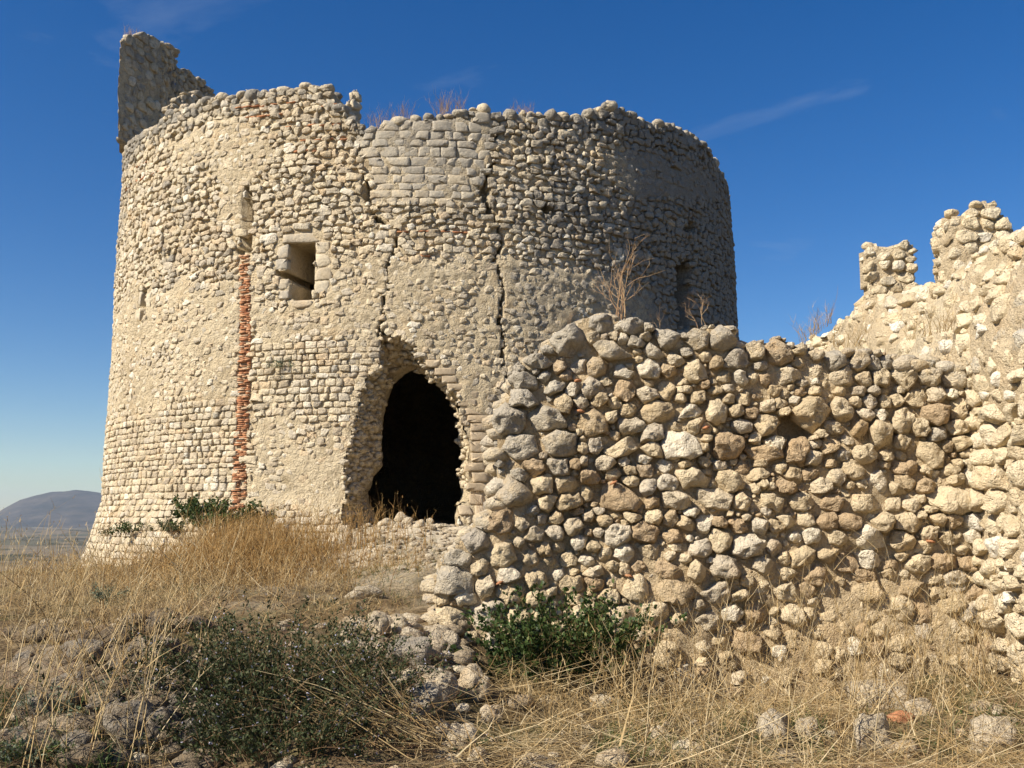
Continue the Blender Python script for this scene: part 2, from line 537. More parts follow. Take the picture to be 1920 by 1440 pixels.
# ------------------------------------------------------------------ masonry engine
def pack(seeds, mask, u0, v0, res, K, lim=1.12, gap=0.008, seed=0, wob=0.10):
    """seeds: array rows (u, v, a, b, rot, p). Each cell of the wall goes to the nearest stone;
    returns kept indices and an outline of K radii for every stone."""
    H, W = mask.shape
    best = np.full((H, W), 1e9, np.float32)
    lab = np.full((H, W), -1, np.int32)
    vv, uu = np.mgrid[0:H, 0:W]
    NU = (n2(uu * res, vv * res, 9.0, seed + 1) * wob).astype(np.float32)
    NV = (n2(uu * res, vv * res, 9.0, seed + 5) * wob).astype(np.float32)
    for i, (u, v, a, b, rot, p) in enumerate(seeds):
        ext = max(a, b) * lim * 1.15
        i0 = max(0, int((u - ext - u0) / res)); i1 = min(W, int((u + ext - u0) / res) + 2)
        j0 = max(0, int((v - ext - v0) / res)); j1 = min(H, int((v + ext - v0) / res) + 2)
        if i1 <= i0 or j1 <= j0: continue
        U = u0 + np.arange(i0, i1) * res - u
        Vv = v0 + np.arange(j0, j1) * res - v
        U, Vv = np.meshgrid(U, Vv)
        s = min(a, b)
        U = U + NU[j0:j1, i0:i1] * s; Vv = Vv + NV[j0:j1, i0:i1] * s
        c, sn = math.cos(rot), math.sin(rot)
        x = np.abs(U * c + Vv * sn) / a; y = np.abs(-U * sn + Vv * c) / b
        d = (x ** p + y ** p) ** (1 / p)
        w = best[j0:j1, i0:i1]
        ok = (d < w) & (d < lim) & mask[j0:j1, i0:i1]
        w[ok] = d[ok]
        lab[j0:j1, i0:i1][ok] = i
    th = np.arange(K) * 2 * math.pi / K
    ct, stn = np.cos(th), np.sin(th)
    keep, rads = [], []
    for i, (u, v, a, b, rot, p) in enumerate(seeds):
        n = int(max(a, b) * lim * 1.2 / res) + 2
        r = np.arange(1, n + 1) * res
        ii = np.round((u + ct[:, None] * r - u0) / res).astype(int)
        jj = np.round((v + stn[:, None] * r - v0) / res).astype(int)
        inside = (ii >= 0) & (ii < W) & (jj >= 0) & (jj < H)
        L = np.full(ii.shape, -2)
        L[inside] = lab[jj[inside], ii[inside]]
        bad = L != i
        first = np.where(bad.any(1), bad.argmax(1), n)
        rr = (first + 0.5) * res
        rr = 0.15 * np.roll(rr, 1) + 0.7 * rr + 0.15 * np.roll(rr, -1)
        rr = rr - gap
        if rr.min() < 0.012 or np.mean(rr) < 0.3 * (a + b) / 2 * 0.9: 
            if np.mean(rr) < 0.03: continue
            rr = np.maximum(rr, 0.02)
        keep.append(i); rads.append(rr)
    return np.array(keep, int), np.array(rads), best, lab

def ring_pts(radii):
    th = np.arange(radii.shape[1]) * 2 * math.pi / radii.shape[1]
    return np.stack([radii * np.cos(th), radii * np.sin(th)], -1)

def rect_pts(a, b, K, rng, jit=.05, gap=.006):
    """outlines of dressed blocks: K points round a rectangle, corners slightly knocked off"""
    m = K // 4
    e = np.linspace(-.93, .93, m)
    sq = np.concatenate([np.stack([1 + 0 * e, e], -1), np.stack([-e, 1 + 0 * e], -1), np.stack([-1 + 0 * e, -e], -1), np.stack([e, -1 + 0 * e], -1)])
    P = sq[None] * np.stack([np.maximum(a - gap, .02), np.maximum(b - gap, .02)], -1)[:, None, :]
    return P + rng.normal(0, 1, P.shape) * (jit * np.minimum(a, b))[:, None, None]

def angular(pts, rng, m, prob):
    """turn rounded outlines into broken, straight-edged ones with about m corners"""
    N_, K = pts.shape[:2]
    out = pts.copy()
    for i in np.nonzero(rng.random(N_) < prob)[0]:
        mm = m + rng.integers(-1, 2)
        k = np.unique(np.round((np.arange(mm) + rng.uniform(-.3, .3, mm) + rng.random()) * K / mm).astype(int) % K)
        if len(k) < 4: continue
        C = pts[i, k] * rng.uniform(1.0, 1.12, (len(k), 1))
        kk = np.concatenate([k, [k[0] + K]]); CC = np.concatenate([C, C[:1]])
        t = (np.arange(K) - k[0]) % K + k[0]
        out[i, :, 0] = np.interp(t, kk, CC[:, 0]); out[i, :, 1] = np.interp(t, kk, CC[:, 1])
    return out

PROF_D = (np.array([.88, .99, 1.0, .955, .85, .66, .36]), np.array([-1, -.25, .16, .52, .80, .95, 1.0]))
PROF_F = (np.array([.92, .99, 1.0, .975, .92, .75, .42]), np.array([-1, -.25, .35, .75, .95, 1.0, 1.0]))

def stone_geo(cu, cv, pts, surf, h, base, boxy, rough, tilt=0.25, back=0.12, seed=0, facets=5, rings=None, cut=.58, side=1.0):
    """all stones at once; returns V (N, J*K+1, 3) and one stone's quads and tris"""
    if pts.ndim == 2: pts = ring_pts(pts)
    N_, K = pts.shape[:2]
    rng = np.random.default_rng(seed + 100)
    sel = np.arange(7) if rings is None else np.array(rings)
    sD, zD = PROF_D[0][sel], PROF_D[1][sel]
    sF, zF = PROF_F[0][sel], PROF_F[1][sel]
    J = len(sel)
    bx = boxy[:, None]
    s = sD * (1 - bx) + sF * bx
    z = zD * (1 - bx) + zF * bx
    zabs = np.where(z < 0, z * (back / 1.0), z * h[:, None])
    du = pts[:, None, :, 0] * s[:, :, None]
    dv = pts[:, None, :, 1] * s[:, :, None]
    zz = np.repeat(zabs[:, :, None], K, 2)
    du = np.concatenate([du.reshape(N_, -1), np.zeros((N_, 1))], 1)
    dv = np.concatenate([dv.reshape(N_, -1), np.zeros((N_, 1))], 1)
    zz = np.concatenate([zz.reshape(N_, -1), h[:, None]], 1)
    rm = np.hypot(pts[..., 0], pts[..., 1]).mean(1)[:, None]
    front = (zz > 0)
    # tilt of the face, then chipped planes
    tx = rng.normal(0, tilt, (N_, 1)); ty = rng.normal(0, tilt, (N_, 1))
    zz = zz + front * (du * tx + dv * ty) * (zz / np.maximum(h[:, None], 1e-4)) * np.clip(h[:, None] / rm, 0, 1)
    q = np.stack([du / rm, dv / rm, zz / np.maximum(h[:, None], .02) * 0.8], -1)
    for f in range(facets):
        n = rng.normal(0, 1, (N_, 1, 3)); n[..., 2] = np.abs(n[..., 2]) * 0.9 + 0.35
        n /= np.linalg.norm(n, axis=-1, keepdims=True)
        c = rng.uniform(cut, 0.95, (N_, 1))
        e = np.maximum((q * n).sum(-1) - c, 0) * 0.85
        q = q - n * e[..., None] * (front[..., None]) * np.array([side, side, 1.0])
    du = q[..., 0] * rm; dv = q[..., 1] * rm
    zz = np.where(front, q[..., 2] / 0.8 * np.maximum(h[:, None], .02), zz)
    off = rng.uniform(0, 90, (N_, 1, 3))
    loc = np.stack([du, dv, zz], -1)
    fr = 1.7 / rm[..., None]
    nz = fbm(loc * fr + off, 3, seed)
    nx = vnoise(loc * fr * 1.2 + off + 31, seed + 3); ny = vnoise(loc * fr * 1.2 + off + 57, seed + 4)
    am = rough[:, None] * np.minimum(rm, 2.2 * h[:, None] + .02)
    nf = fbm(loc * fr * 4.3 + off, 2, seed + 9)
    zz = zz + (nz + .33 * nf) * am * (front * 0.8 + 0.2)
    du = du + nx * am * 0.5; dv = dv + ny * am * 0.5
    pos, nor = surf(cu[:, None] + du, cv[:, None] + dv)
    V = pos + nor * (zz + base[:, None])[..., None]
    idx = np.arange(J * K).reshape(J, K)
    nx_ = np.roll(idx, -1, 1)
    quads = np.stack([idx[:-1], nx_[:-1], nx_[1:], idx[1:]], -1).reshape(-1, 4)
    tris = np.stack([idx[-1], nx_[-1], np.full(K, J * K)], -1)
    return V, quads, tris

def emit_stones(parent, V, quads, tris, order, n_single, mat, tint, patina, name='stone', rest='small_stones', extra_names=None):
    """order: indices, largest in the photograph first; the first n_single become objects of their own"""
    nv = V.shape[1]
    for k in order[:n_single]:
        part(name, V[k], quads, tris, mat, parent, {'tint': np.full(nv, tint[k]), 'patina': np.broadcast_to(patina[k], (nv,))})
    r = np.asarray(order[n_single:])
    if len(r):
        off = (np.arange(len(r)) * nv)[:, None, None]
        Q = (quads[None] + off).reshape(-1, 4); T = (tris[None] + off).reshape(-1, 3)
        part(rest, V[r].reshape(-1, 3), Q, T, mat, parent,
             {'tint': np.repeat(tint[r], nv), 'patina': np.repeat(patina[r], nv)}, kind='stuff')

def grid_core(U, Vv, mask, surf, offset, back, keep_edge=None, backvec=None):
    """quad sheet over the cells of mask, pushed by offset; its free edges are folded back by `back` metres"""
    pos, nor = surf(U, Vv)
    P = pos + nor * offset[..., None]
    B = pos - nor * back if backvec is None else pos + np.array(backvec)
    H, W = U.shape
    I = np.arange(H * W).reshape(H, W)
    m = mask[:-1, :-1] & mask[1:, :-1] & mask[:-1, 1:] & mask[1:, 1:]
    q = np.stack([I[:-1, :-1], I[:-1, 1:], I[1:, 1:], I[1:, :-1]], -1)[m]
    e = np.concatenate([q[:, [0, 1]], q[:, [1, 2]], q[:, [2, 3]], q[:, [3, 0]]])
    key = np.minimum(e[:, 0], e[:, 1]).astype(np.int64) * (H * W) + np.maximum(e[:, 0], e[:, 1])
    uq, first, cnt = np.unique(key, return_index=True, return_counts=True)
    be = e[first[cnt == 1]]
    if keep_edge is not None:
        ke = keep_edge.ravel()
        be = be[ke[be[:, 0]] | ke[be[:, 1]]]
    # mid ring gives the fold some roughness
    n = H * W
    mid = 0.5 * (P + B) + 0.05 * np.stack([fbm(pos * 3, 2, 71), fbm(pos * 3, 2, 72), fbm(pos * 3, 2, 73)], -1)
    V = np.concatenate([P.reshape(-1, 3), mid.reshape(-1, 3), B.reshape(-1, 3)])
    s1 = np.stack([be[:, 1], be[:, 0], be[:, 0] + n, be[:, 1] + n], -1)
    s2 = np.stack([be[:, 1] + n, be[:, 0] + n, be[:, 0] + 2 * n, be[:, 1] + 2 * n], -1)
    Q = np.concatenate([q, s1, s2])
    used = np.unique(Q)
    remap = np.full(len(V), -1); remap[used] = np.arange(len(used))
    return V[used], remap[Q], used % n

# ------------------------------------------------------------------ the round tower
TL, TR = ray(190, 972), ray(1391, 650)
azl = math.atan2(TL[0], TL[1]); azr = math.atan2(TR[0], TR[1])
T_AZ = 0.5 * (azl + azr); T_HALF = 0.5 * (azr - azl)
R0 = 8.0
T_D = R0 / math.sin(T_HALF)
TC = np.array([T_D * math.sin(T_AZ), T_D * math.cos(T_AZ)])
E1 = -TC / T_D
E2 = np.array([-E1[1], E1[0]])

def tower_r(z, psi):
    fl = np.maximum(2.0 - z, 0)
    return R0 + 0.27 * fl - 0.028 * np.maximum(0, z - 3.2) * smooth(0.6, 1.15, psi) - 0.004 * np.maximum(0, z - 3)

def tower_surf(u, v):
    psi = u / R0
    r = tower_r(v, psi)
    s, c = np.sin(psi), np.cos(psi)
    nx = s * E2[0] + c * E1[0]; ny = s * E2[1] + c * E1[1]
    wav = 0.06 * n2(u, v, 0.35, 41, 2)
    r = r + wav
    pos = np.stack([TC[0] + r * nx, TC[1] + r * ny, v + 0 * nx], -1)
    nor = np.stack([nx, ny, 0.0 * nx], -1)
    return pos, nor

def tower_hit(px, py, r=R0):
    """photo pixel -> (u, z) on a cylinder of radius r about the tower axis"""
    d = ray(px, py)
    a = d[..., 0] ** 2 + d[..., 1] ** 2
    b = -(d[..., 0] * TC[0] + d[..., 1] * TC[1])
    c = T_D ** 2 - r * r
    disc = np.maximum(b * b - a * c, 0)
    t = (-b - np.sqrt(disc)) / a
    P = d * t[..., None]
    rel = P[..., :2] - TC
    psi = np.arctan2(rel @ E2, rel @ E1)
    return psi * R0, EYE + P[..., 2]

RIM = np.array([(214, 300), (222, 288), (240, 266), (270, 246), (300, 228), (322, 207), (360, 196), (400, 184), (450, 176), (500, 168), (560, 160), (600, 158),
    (620, 164), (628, 188), (640, 212), (660, 220), (680, 236), (700, 240), (740, 226), (790, 218), (830, 215), (868, 210), (876, 198), (915, 200), (926, 212),
    (946, 216), (990, 208), (1040, 210), (1100, 216), (1120, 203), (1150, 198), (1180, 206), (1200, 222), (1230, 238), (1250, 230), (1290, 247), (1320, 264),
    (1343, 282), (1352, 300)], float)
rim_u, rim_z = tower_hit(RIM[:, 0], RIM[:, 1])
o_ = np.argsort(rim_u); rim_u, rim_z = rim_u[o_], rim_z[o_]

HOLE = [(716, 622), (728, 634), (748, 634), (762, 642), (778, 650), (783, 668), (792, 676), (800, 690), (814, 692), (815, 706), (829, 706), (830, 718), (838, 722), (840, 735), (856, 736), (857, 752),
        (860, 770), (866, 800), (872, 812), (878, 840), (876, 870), (878, 900), (880, 925), (872, 940), (858, 945), (858, 990), (860, 1030), (640, 1030), (646, 985), (640, 955), (652, 930),
        (644, 890), (652, 850), (662, 800), (676, 770), (680, 735), (690, 705), (712, 700), (714, 660)]
HOLE_IN = [(748, 706), (760, 698), (776, 692), (792, 697), (806, 704), (822, 713), (836, 728), (848, 745), (856, 768), (862, 795), (868, 825), (871, 860), (871, 900), (869, 930),
           (856, 962), (856, 1030), (702, 1030), (704, 968), (688, 945), (686, 920), (700, 893), (712, 872), (714, 830), (716, 790), (722, 755), (734, 722)]
WIN = [(538, 455), (587, 452), (588, 500), (584, 560), (556, 562), (541, 556), (541, 522), (516, 520), (516, 507), (538, 507)]
RWIN = [(1274, 500), (1280, 489), (1299, 489), (1300, 545), (1299, 612), (1276, 612)]
SLIT = [(453, 354), (458, 342), (466, 342), (470, 354), (469, 472), (452, 472)]
SLIT2 = [(259, 546), (263, 537), (269, 537), (272, 546), (271, 602), (259, 602)]
BRICKS = [(449, 474), (465, 474), (468, 640), (463, 800), (460, 960), (432, 960), (438, 830), (446, 650)]
CRACK1 = [(684, 330), (690, 372), (700, 400), (722, 428), (740, 450), (738, 475), (726, 500), (725, 540), (722, 580), (718, 605), (712, 628)]
CRACK2 = [(935, 215), (930, 250), (928, 300), (908, 345), (912, 370), (925, 400), (936, 430), (940, 455), (932, 490), (941, 520), (943, 560), (938, 600), (942, 640), (946, 690), (952, 720)]
DARKS = [(686, 366, 7, 14), (908, 358, 8, 16), (917, 395, 5, 14), (1027, 390, 8, 8), (325, 258, 6, 5), (1293, 425, 11, 9), (1040, 393, 6, 5), (565, 235, 6, 6), (452, 575, 5, 8), (455, 645, 5, 9), (448, 470, 8, 6)]
ASHLAR_ZONE = [(676, 245), (770, 222), (872, 222), (920, 205), (922, 300), (895, 330), (892, 378), (698, 380), (702, 310), (676, 300)]
NEAT_ZONE = [(150, 790), (300, 770), (438, 730), (434, 1100), (150, 1100)]
NEAT2 = [(466, 640), (700, 640), (640, 790), (466, 760)]
NEAT3 = [(500, 960), (660, 960), (660, 1060), (500, 1060)]
PLASTER = [
    [(205, 560), (300, 520), (400, 530), (446, 510), (440, 730), (300, 775), (195, 800)],
    [(300, 262), (400, 235), (480, 240), (510, 280), (490, 320), (470, 345), (470, 430), (425, 440), (415, 330), (370, 310), (310, 330)],
    [(600, 500), (690, 478), (830, 468), (945, 480), (1120, 510), (1230, 560), (1300, 640), (1100, 660), (960, 800), (870, 760), (800, 670), (700, 690), (660, 800), (640, 960), (468, 960), (466, 780), (640, 780), (700, 640), (480, 640), (480, 570), (600, 570)],
    [(1130, 280), (1230, 300), (1330, 320), (1350, 380), (1240, 380), (1150, 340)],
]

def build_tower():
    root = thing('round_tower', (TC[0], TC[1], 0.3), 'large round ruined tower of pale rubble stone with a jagged breach and cracks', 'tower')
    res = 0.02
    u0, u1, v0, v1 = -1.32 * R0, 1.32 * R0, 0.1, 12.0
    W = int((u1 - u0) / res); H = int((v1 - v0) / res)
    V_, U_ = np.mgrid[0:H, 0:W]
    U_ = u0 + U_ * res; V_ = v0 + V_ * res
    psi = U_ / R0
    r = tower_r(V_, psi)
    s, c = np.sin(psi), np.cos(psi)
    X = TC[0] + r * (s * E2[0] + c * E1[0]); Y = TC[1] + r * (s * E2[1] + c * E1[1])
    PX, PY = proj(np.stack([X, Y, V_], -1))
    del X, Y, r, s, c
    jx = n2(U_, V_, 2.2, 51, 3) * 16; jy = n2(U_, V_, 2.2, 52, 3) * 16
    QX, QY = PX + jx, PY + jy
    fine = n2(U_, V_, 9, 53, 2)
    rimz = np.interp(U_[0], rim_u, rim_z)
    rimz = rimz + 0.05 * n2(U_[0], 0 * U_[0], 3.0, 54, 2)
    below = V_ < rimz[None, :]
    front = np.abs(psi) < 1.33
    sm = 2.2 * fine
    hole = inpoly(PX + sm, PY + sm, HOLE)
    win = inpoly(PX, PY, WIN)
    rwin = inpoly(PX, PY, RWIN)
    slit = inpoly(PX, PY, SLIT) | inpoly(PX, PY, SLIT2)
    bricks = inpoly(PX + sm, PY, BRICKS)
    j2 = n2(U_, V_, 5, 57, 3) * 5
    crw = 1.15 + 1.0 * fine
    cd1 = poly_dist(PX + j2, PY, CRACK1)
    crack1 = cd1 < crw * np.interp(PY, [330, 620], [0.9, 1.6])
    cd2 = poly_dist(PX + j2, PY, CRACK2)
    crack2 = cd2 < crw * np.interp(PY, [215, 340, 430, 720], [0.7, 1.5, 1.4, 0.9])
    crack = crack1 | crack2
    crack_core = (np.minimum(cd1, cd2) < 2.3 + .4 * fine)
    dark = np.zeros_like(hole)
    for x, y, a, b in DARKS:
        dark |= ((PX - x) / a) ** 2 + ((PY - y) / b) ** 2 + 0.5 * fine < 1
    plaster = np.zeros(U_.shape, bool)
    for p in PLASTER: plaster |= inpoly(QX, QY, p)
    neat = inpoly(QX, QY, NEAT_ZONE) | inpoly(QX, QY, NEAT2) | inpoly(QX, QY, NEAT3)
    ash = inpoly(PX + sm, PY, ASHLAR_ZONE)
    plaster &= ~ash & ~neat
    stone_ok = below & ~hole & ~win & ~rwin & ~slit & ~bricks & ~crack & ~dark

    # ---- the seeds
    rng = np.random.default_rng(5)
    seeds, style = [], []
    def look(A, u, v):
        i = int((u - u0) / res); j = int((v - v0) / res)
        return bool(A[min(max(j, 0), H - 1), min(max(i, 0), W - 1)])
    # explicit dressed blocks: stepped springers of the arch, window surrounds
    blocks = []
    for zx, zy, w, h in [(635, 305, 92, 42), (705, 350, 125, 42), (735, 394, 105, 42), (775, 438, 125, 42), (830, 483, 128, 42), (826, 526, 112, 40), (862, 572, 112, 42), (888, 617, 122, 43),
                         (900, 664, 112, 46), (893, 715, 112, 50), (885, 775, 85, 62), (900, 832, 110, 50), (868, 886, 125, 52), (903, 946, 110, 58), (880, 1000, 120, 48), (800, 1070, 62, 62), (875, 1070, 80, 62), (815, 1130, 90, 56), (900, 1130, 80, 56)]:
        blocks.append((600 + zx / 3.0, 580 + zy / 3.0, w / 3.0, h / 3.0))
    nb_arch = len(blocks)
    blocks += [(563, 444, 72, 18), (602, 462, 26, 22), (604, 486, 30, 24), (604, 512, 34, 24), (602, 538, 28, 24), (526, 470, 22, 28), (526, 494, 24, 20), (528, 532, 22, 20), (530, 552, 22, 16),
               (562, 570, 46, 14),
               (256, 560, 9, 34), (276, 560, 8, 34), (256, 590, 9, 26), (276, 590, 8, 26)]
    for k, (bx, by, bw, bh) in enumerate(blocks):
        ca, za = tower_hit(np.array([bx - bw / 2, bx + bw / 2, bx, bx]), np.array([by, by, by - bh / 2, by + bh / 2]))
        seeds.append((0.5 * (ca[0] + ca[1]), 0.5 * (za[2] + za[3]), abs(ca[1] - ca[0]) / 2, abs(za[2] - za[3]) / 2, 0, 7))
        style.append('V' if k < nb_arch else 'A')
    dressed = np.zeros(U_.shape, bool)
    for (u, v, a, b, _, _) in seeds:
        dressed |= (np.abs(U_ - u) < a + .05) & (np.abs(V_ - v) < b + .03)
    # courses of dressed blocks in the repaired panel
    v = float(np.interp(0, rim_u, rim_z)) - 3.2
    while v < v1:
        h = rng.uniform(0.13, 0.22); u = u0
        while u < u1:
            w = rng.uniform(0.16, 0.46)
            if look(ash, u + w / 2, v + h / 2):
                seeds.append((u + w / 2, v + h / 2, w / 2, h / 2, 0, 8)); style.append('A')
            u += w
        v += h
    # rubble courses
    v = v0 + 0.05
    while v < v1:
        h = rng.uniform(0.095, 0.165)
        u = u0 + rng.uniform(0, .2)
        while u < u1:
            vc = v + h / 2
            rz = np.interp(u, rim_u, rim_z)
            if vc > rz + 0.05:
                u += 0.3; continue
            if look(dressed, u + .06, vc) or look(ash, u + .06, vc):
                u += 0.05; continue
            if look(neat, u, vc):
                w = rng.uniform(0.11, 0.27); hh = h * rng.uniform(.92, 1.03)
                seeds.append((u + w / 2, vc + rng.normal(0, .005), w / 2, hh / 2, rng.normal(0, .02), 5)); style.append('N')
            elif look(plaster, u, vc):
                w = rng.uniform(0.10, 0.27); hh = h * rng.uniform(.75, 1.15)
                seeds.append((u + w / 2, vc + rng.normal(0, .03), w / 2, hh / 2, rng.normal(0, .12), 2.8)); style.append('P')
            else:
                big = 1.45 if rng.random() < .12 else 1.0
                w = rng.uniform(0.10, 0.30) * big; hh = h * rng.uniform(.7, 1.15) * (1.25 if big > 1 else 1)
                seeds.append((u + w / 2, vc + rng.normal(0, .022), w / 2, hh / 2, rng.normal(0, .16), rng.uniform(2.2, 4.0))); style.append('R')
            u += w
        v += h * 0.98
    # chips that fill gaps between the rubble
    for k in range(2200):
        u = rng.uniform(u0, u1); vv = rng.uniform(v0, 9.6)
        if vv < np.interp(u, rim_u, rim_z) and not (look(dressed, u, vv) or look(ash, u, vv) or look(neat, u, vv) or look(plaster, u, vv)):
            a = rng.uniform(.025, .045)
            seeds.append((u, vv, a * rng.uniform(1, 1.7), a, rng.normal(0, .3), 2.2)); style.append('C')
    seeds = np.array(seeds); style = np.array(style)
    K = 16
    keep, radii, best, lab = pack(seeds, stone_ok, u0, v0, res, K, lim=1.2, gap=0.002, seed=60, wob=0.26)
    S = seeds[keep]; st = style[keep]
    cu, cv = S[:, 0], S[:, 1]
    n = len(S)
    rm = radii.mean(1)
    ppx, ppy = proj(tower_surf(cu, cv)[0])
    pts = ring_pts(radii)
    isP, isR, isN, isA, isV, isC = [(st == k) for k in 'PRNAVC']
    sq_ = isA | isV | isN
    rp_ = rect_pts(S[:, 2], S[:, 3], K, rng, .06, np.where(isA, .002, .006))
    pts[sq_] = rp_[sq_]
    full = rm > .55 * np.sqrt(S[:, 2] * S[:, 3])
    pts[~sq_] = angular(pts[~sq_], rng, 5, .75)
    wig = np.where(st == 'R', .6, np.where(st == 'P', .5, 0)) > rng.random(n)
    rr2 = rect_pts(S[:, 2] * .98, S[:, 3] * .98, K, rng, .13, .003)
    cs, sn_ = np.cos(S[:, 4])[:, None], np.sin(S[:, 4])[:, None]
    rr2 = np.stack([rr2[..., 0] * cs - rr2[..., 1] * sn_, rr2[..., 0] * sn_ + rr2[..., 1] * cs], -1)
    pts[wig & full] = rr2[wig & full]
    cutdown = sq_ & ~full                              # blocks broken by a crack or an opening keep their broken outline
    pts[cutdown] = ring_pts(radii)[cutdown]
    u_ = rng.uniform(0, 1, n)
    base = np.where(isP, -0.018, np.where(isN, -0.020, np.where(isA, -0.024, np.where(isV, -0.012, -0.013)))) + rng.normal(0, 1, n) * np.where(isP, .008, np.where(isA | isV, .004, .009))
    base = np.where(isC, -.022, base)
    wblk = isA & ~np.array([bool(ash[min(max(int((b_ - v0) / res), 0), H - 1), min(max(int((a_ - u0) / res), 0), W - 1)]) for a_, b_ in zip(cu, cv)])
    base = base - np.where(wblk, .010, 0) + rng.normal(0, .006, n) * wblk
    h = np.where(isP, .018 + .014 * u_, np.where(isN, .028 + .014 * u_, np.where(isA, .028 + .012 * u_, np.where(isV, .022, .018 + .026 * u_))))
    h = np.where(isC, .016, h)
    boxy = np.where(isA | isV, 1.0, np.where(isN, .9, np.where(isP, .9, rng.uniform(.5, 1.1, n))))
    rough = np.where(isA, .07, np.where(isV, .02, np.where(isN, .10, np.where(isP, .15, .20))))
    ring = [0, 2, 3, 5]
    Vst, q, t = stone_geo(cu, cv, pts, tower_surf, h, base, boxy, rough, tilt=0.12, back=0.10, seed=61, facets=4, rings=ring)
    tint = np.clip(rng.normal(.5, .33, n), 0, 1)
    rimd = np.interp(cu, rim_u, rim_z) - cv
    # lichen along the rim and in blotches; greyer towards the right flank
    def patina_at(u, v, rd):
        ppsi = u / R0
        p = 0.15 + 0.24 * n2(u, v, .5, 77, 3)
        p = p + 0.55 * smooth(0.05, .75, ppsi + .10 * n2(u, v, .6, 78, 2)) * smooth(2.4, 5.0, v + .5 * n2(u, v, .5, 79, 2))
        p = p + 0.30 * smooth(.35, .9, ppsi)
        p = p + 0.30 * smooth(.9, .0, rd) 
        p = p + 0.10 * smooth(5, 7, v) - .15 * smooth(-.2, -.9, ppsi) * smooth(7.8, 6, v)
        return np.clip(p, 0, 1)
    pat = patina_at(cu, cv, rimd) + rng.normal(0, .10, n)
    pat = np.clip(pat, 0, 1)
    dress = isA | isV
    vis = np.abs(cu / R0) < math.pi / 2 - T_HALF
    dep = np.hypot(tower_surf(cu, cv)[0][:, 0], tower_surf(cu, cv)[0][:, 1])
    shown = rm * rm / dep ** 2 * np.clip(np.cos(np.abs(cu / R0) * 1.25), .02, 1) * vis
    shown = np.where((ppx > 960) & (ppy > 660), 0, shown)
    idx = np.arange(n)
    sunk = (ppx > 1120) & (ppy > 780)                   # far behind the front wall
    arr = lambda m: idx[m & ~sunk][np.argsort(-shown[m & ~sunk])]
    emit_stones(root, Vst, q, t, arr(isV), 400, M['vault_block'], tint, np.minimum(pat, .12), 'arch_block')
    emit_stones(root, Vst, q, t, arr(isA), 290, M['ashlar'], tint, np.minimum(pat + .12 + .2 * wblk, .6), 'ashlar_block', 'small_ashlar')
    emit_stones(root, Vst, q, t, arr(~dress), 300, M['tower_stone'], tint, pat, 'stone', 'rubble_masonry')

    # ---- the mortar and plaster body between the stones
    stp = 2
    Uc, Vc = U_[::stp, ::stp], V_[::stp, ::stp]
    sub = lambda A: A[::stp, ::stp]
    off = -0.034 - .014 * smooth(-.05, .4, Uc / R0) - .008 * smooth(6.0, 8.0, Vc)
    off = np.where(sub(plaster), -0.004, off)
    off = np.where(sub(neat), -0.026, off)
    off = np.where(sub(ash), -0.010, off)
    for _ in range(2):
        off[1:-1, 1:-1] = (off[1:-1, 1:-1] * 2 + off[:-2, 1:-1] + off[2:, 1:-1] + off[1:-1, :-2] + off[1:-1, 2:]) / 6
    off = off + 0.014 * n2(Uc, Vc, 1.6, 81, 2) + 0.016 * n2(Uc, Vc, 9, 82, 3)
    off = np.where(sub(crack_core), -.35, off)
    off = np.where(sub(slit), -.28, off)
    off = np.where(sub(dark), -.30, off)
    off = np.where(sub(bricks), -.040, off)
    cmask = sub(below & ~hole & ~win & ~rwin)
    edge_keep = ~sub(inpoly(PX, PY, [(x + (8 if x > 780 else -8), y - (6 if y < 660 else 0)) for x, y in HOLE]))
    Vm, Qm, src = grid_core(Uc, Vc, cmask, tower_surf, off, 1.35, edge_keep)
    uu, vv = Uc.ravel()[src], Vc.ravel()[src]
    rd = np.interp(uu, rim_u, rim_z) - vv
    part('wall_core', Vm, Qm, None, M['tower_plaster'], root,
         {'tint': np.clip(.5 + .4 * n2(uu, vv, .8, 83, 3), 0, 1), 'patina': np.clip(patina_at(uu, vv, rd) * .9, 0, 1)})

    # ---- red brick chase up the face
    bs = []
    zc = float(tower_hit(np.array([447.]), np.array([958.]))[1][0])
    ztop = float(tower_hit(np.array([457.]), np.array([478.]))[1][0])
    B8 = np.array([(x, y, z) for x in (-1, 1) for y in (-1, 1) for z in (-1, 1)], float)
    BQ = np.array([(0, 1, 3, 2), (4, 6, 7, 5), (0, 4, 5, 1), (2, 3, 7, 6), (0, 2, 6, 4), (1, 5, 7, 3)])
    allV, allT, qs = [], [], []
    z = zc; cnt = 0
    while z < ztop:
        hb = 0.036
        pyz = np.interp(z, [zc, ztop], [958, 478])
        xl = np.interp(pyz, [505, 650, 830, 960], [447, 446, 438, 432]); xr = np.interp(pyz, [505, 640, 800, 960], [466, 468, 463, 460])
        ul = float(tower_hit(np.array([xl]), np.array([pyz]))[0][0]); ur = float(tower_hit(np.array([xr]), np.array([pyz]))[0][0])
        u = ul + rng.uniform(-.02, .02)
        while u < ur - .03:
            w = min(rng.choice([.11, .16, .21]), ur - u)
            if rng.random() < .88:
                dep_ = -0.062 + rng.normal(0, .014)
                loc = B8 * np.array([w / 2 - .006, hb / 2 - .005, .06]) + rng.normal(0, .004, (8, 3))
                p_, n_ = tower_surf(u + w / 2 + loc[:, 0], z + hb / 2 + loc[:, 1])
                allV.append(p_ + n_ * (loc[:, 2] + dep_)[:, None])
                qs.append(BQ + 8 * cnt); cnt += 1
                allT.append(np.full(8, np.clip(rng.normal(.55, .3), 0, 1)))
            u += w
        z += hb
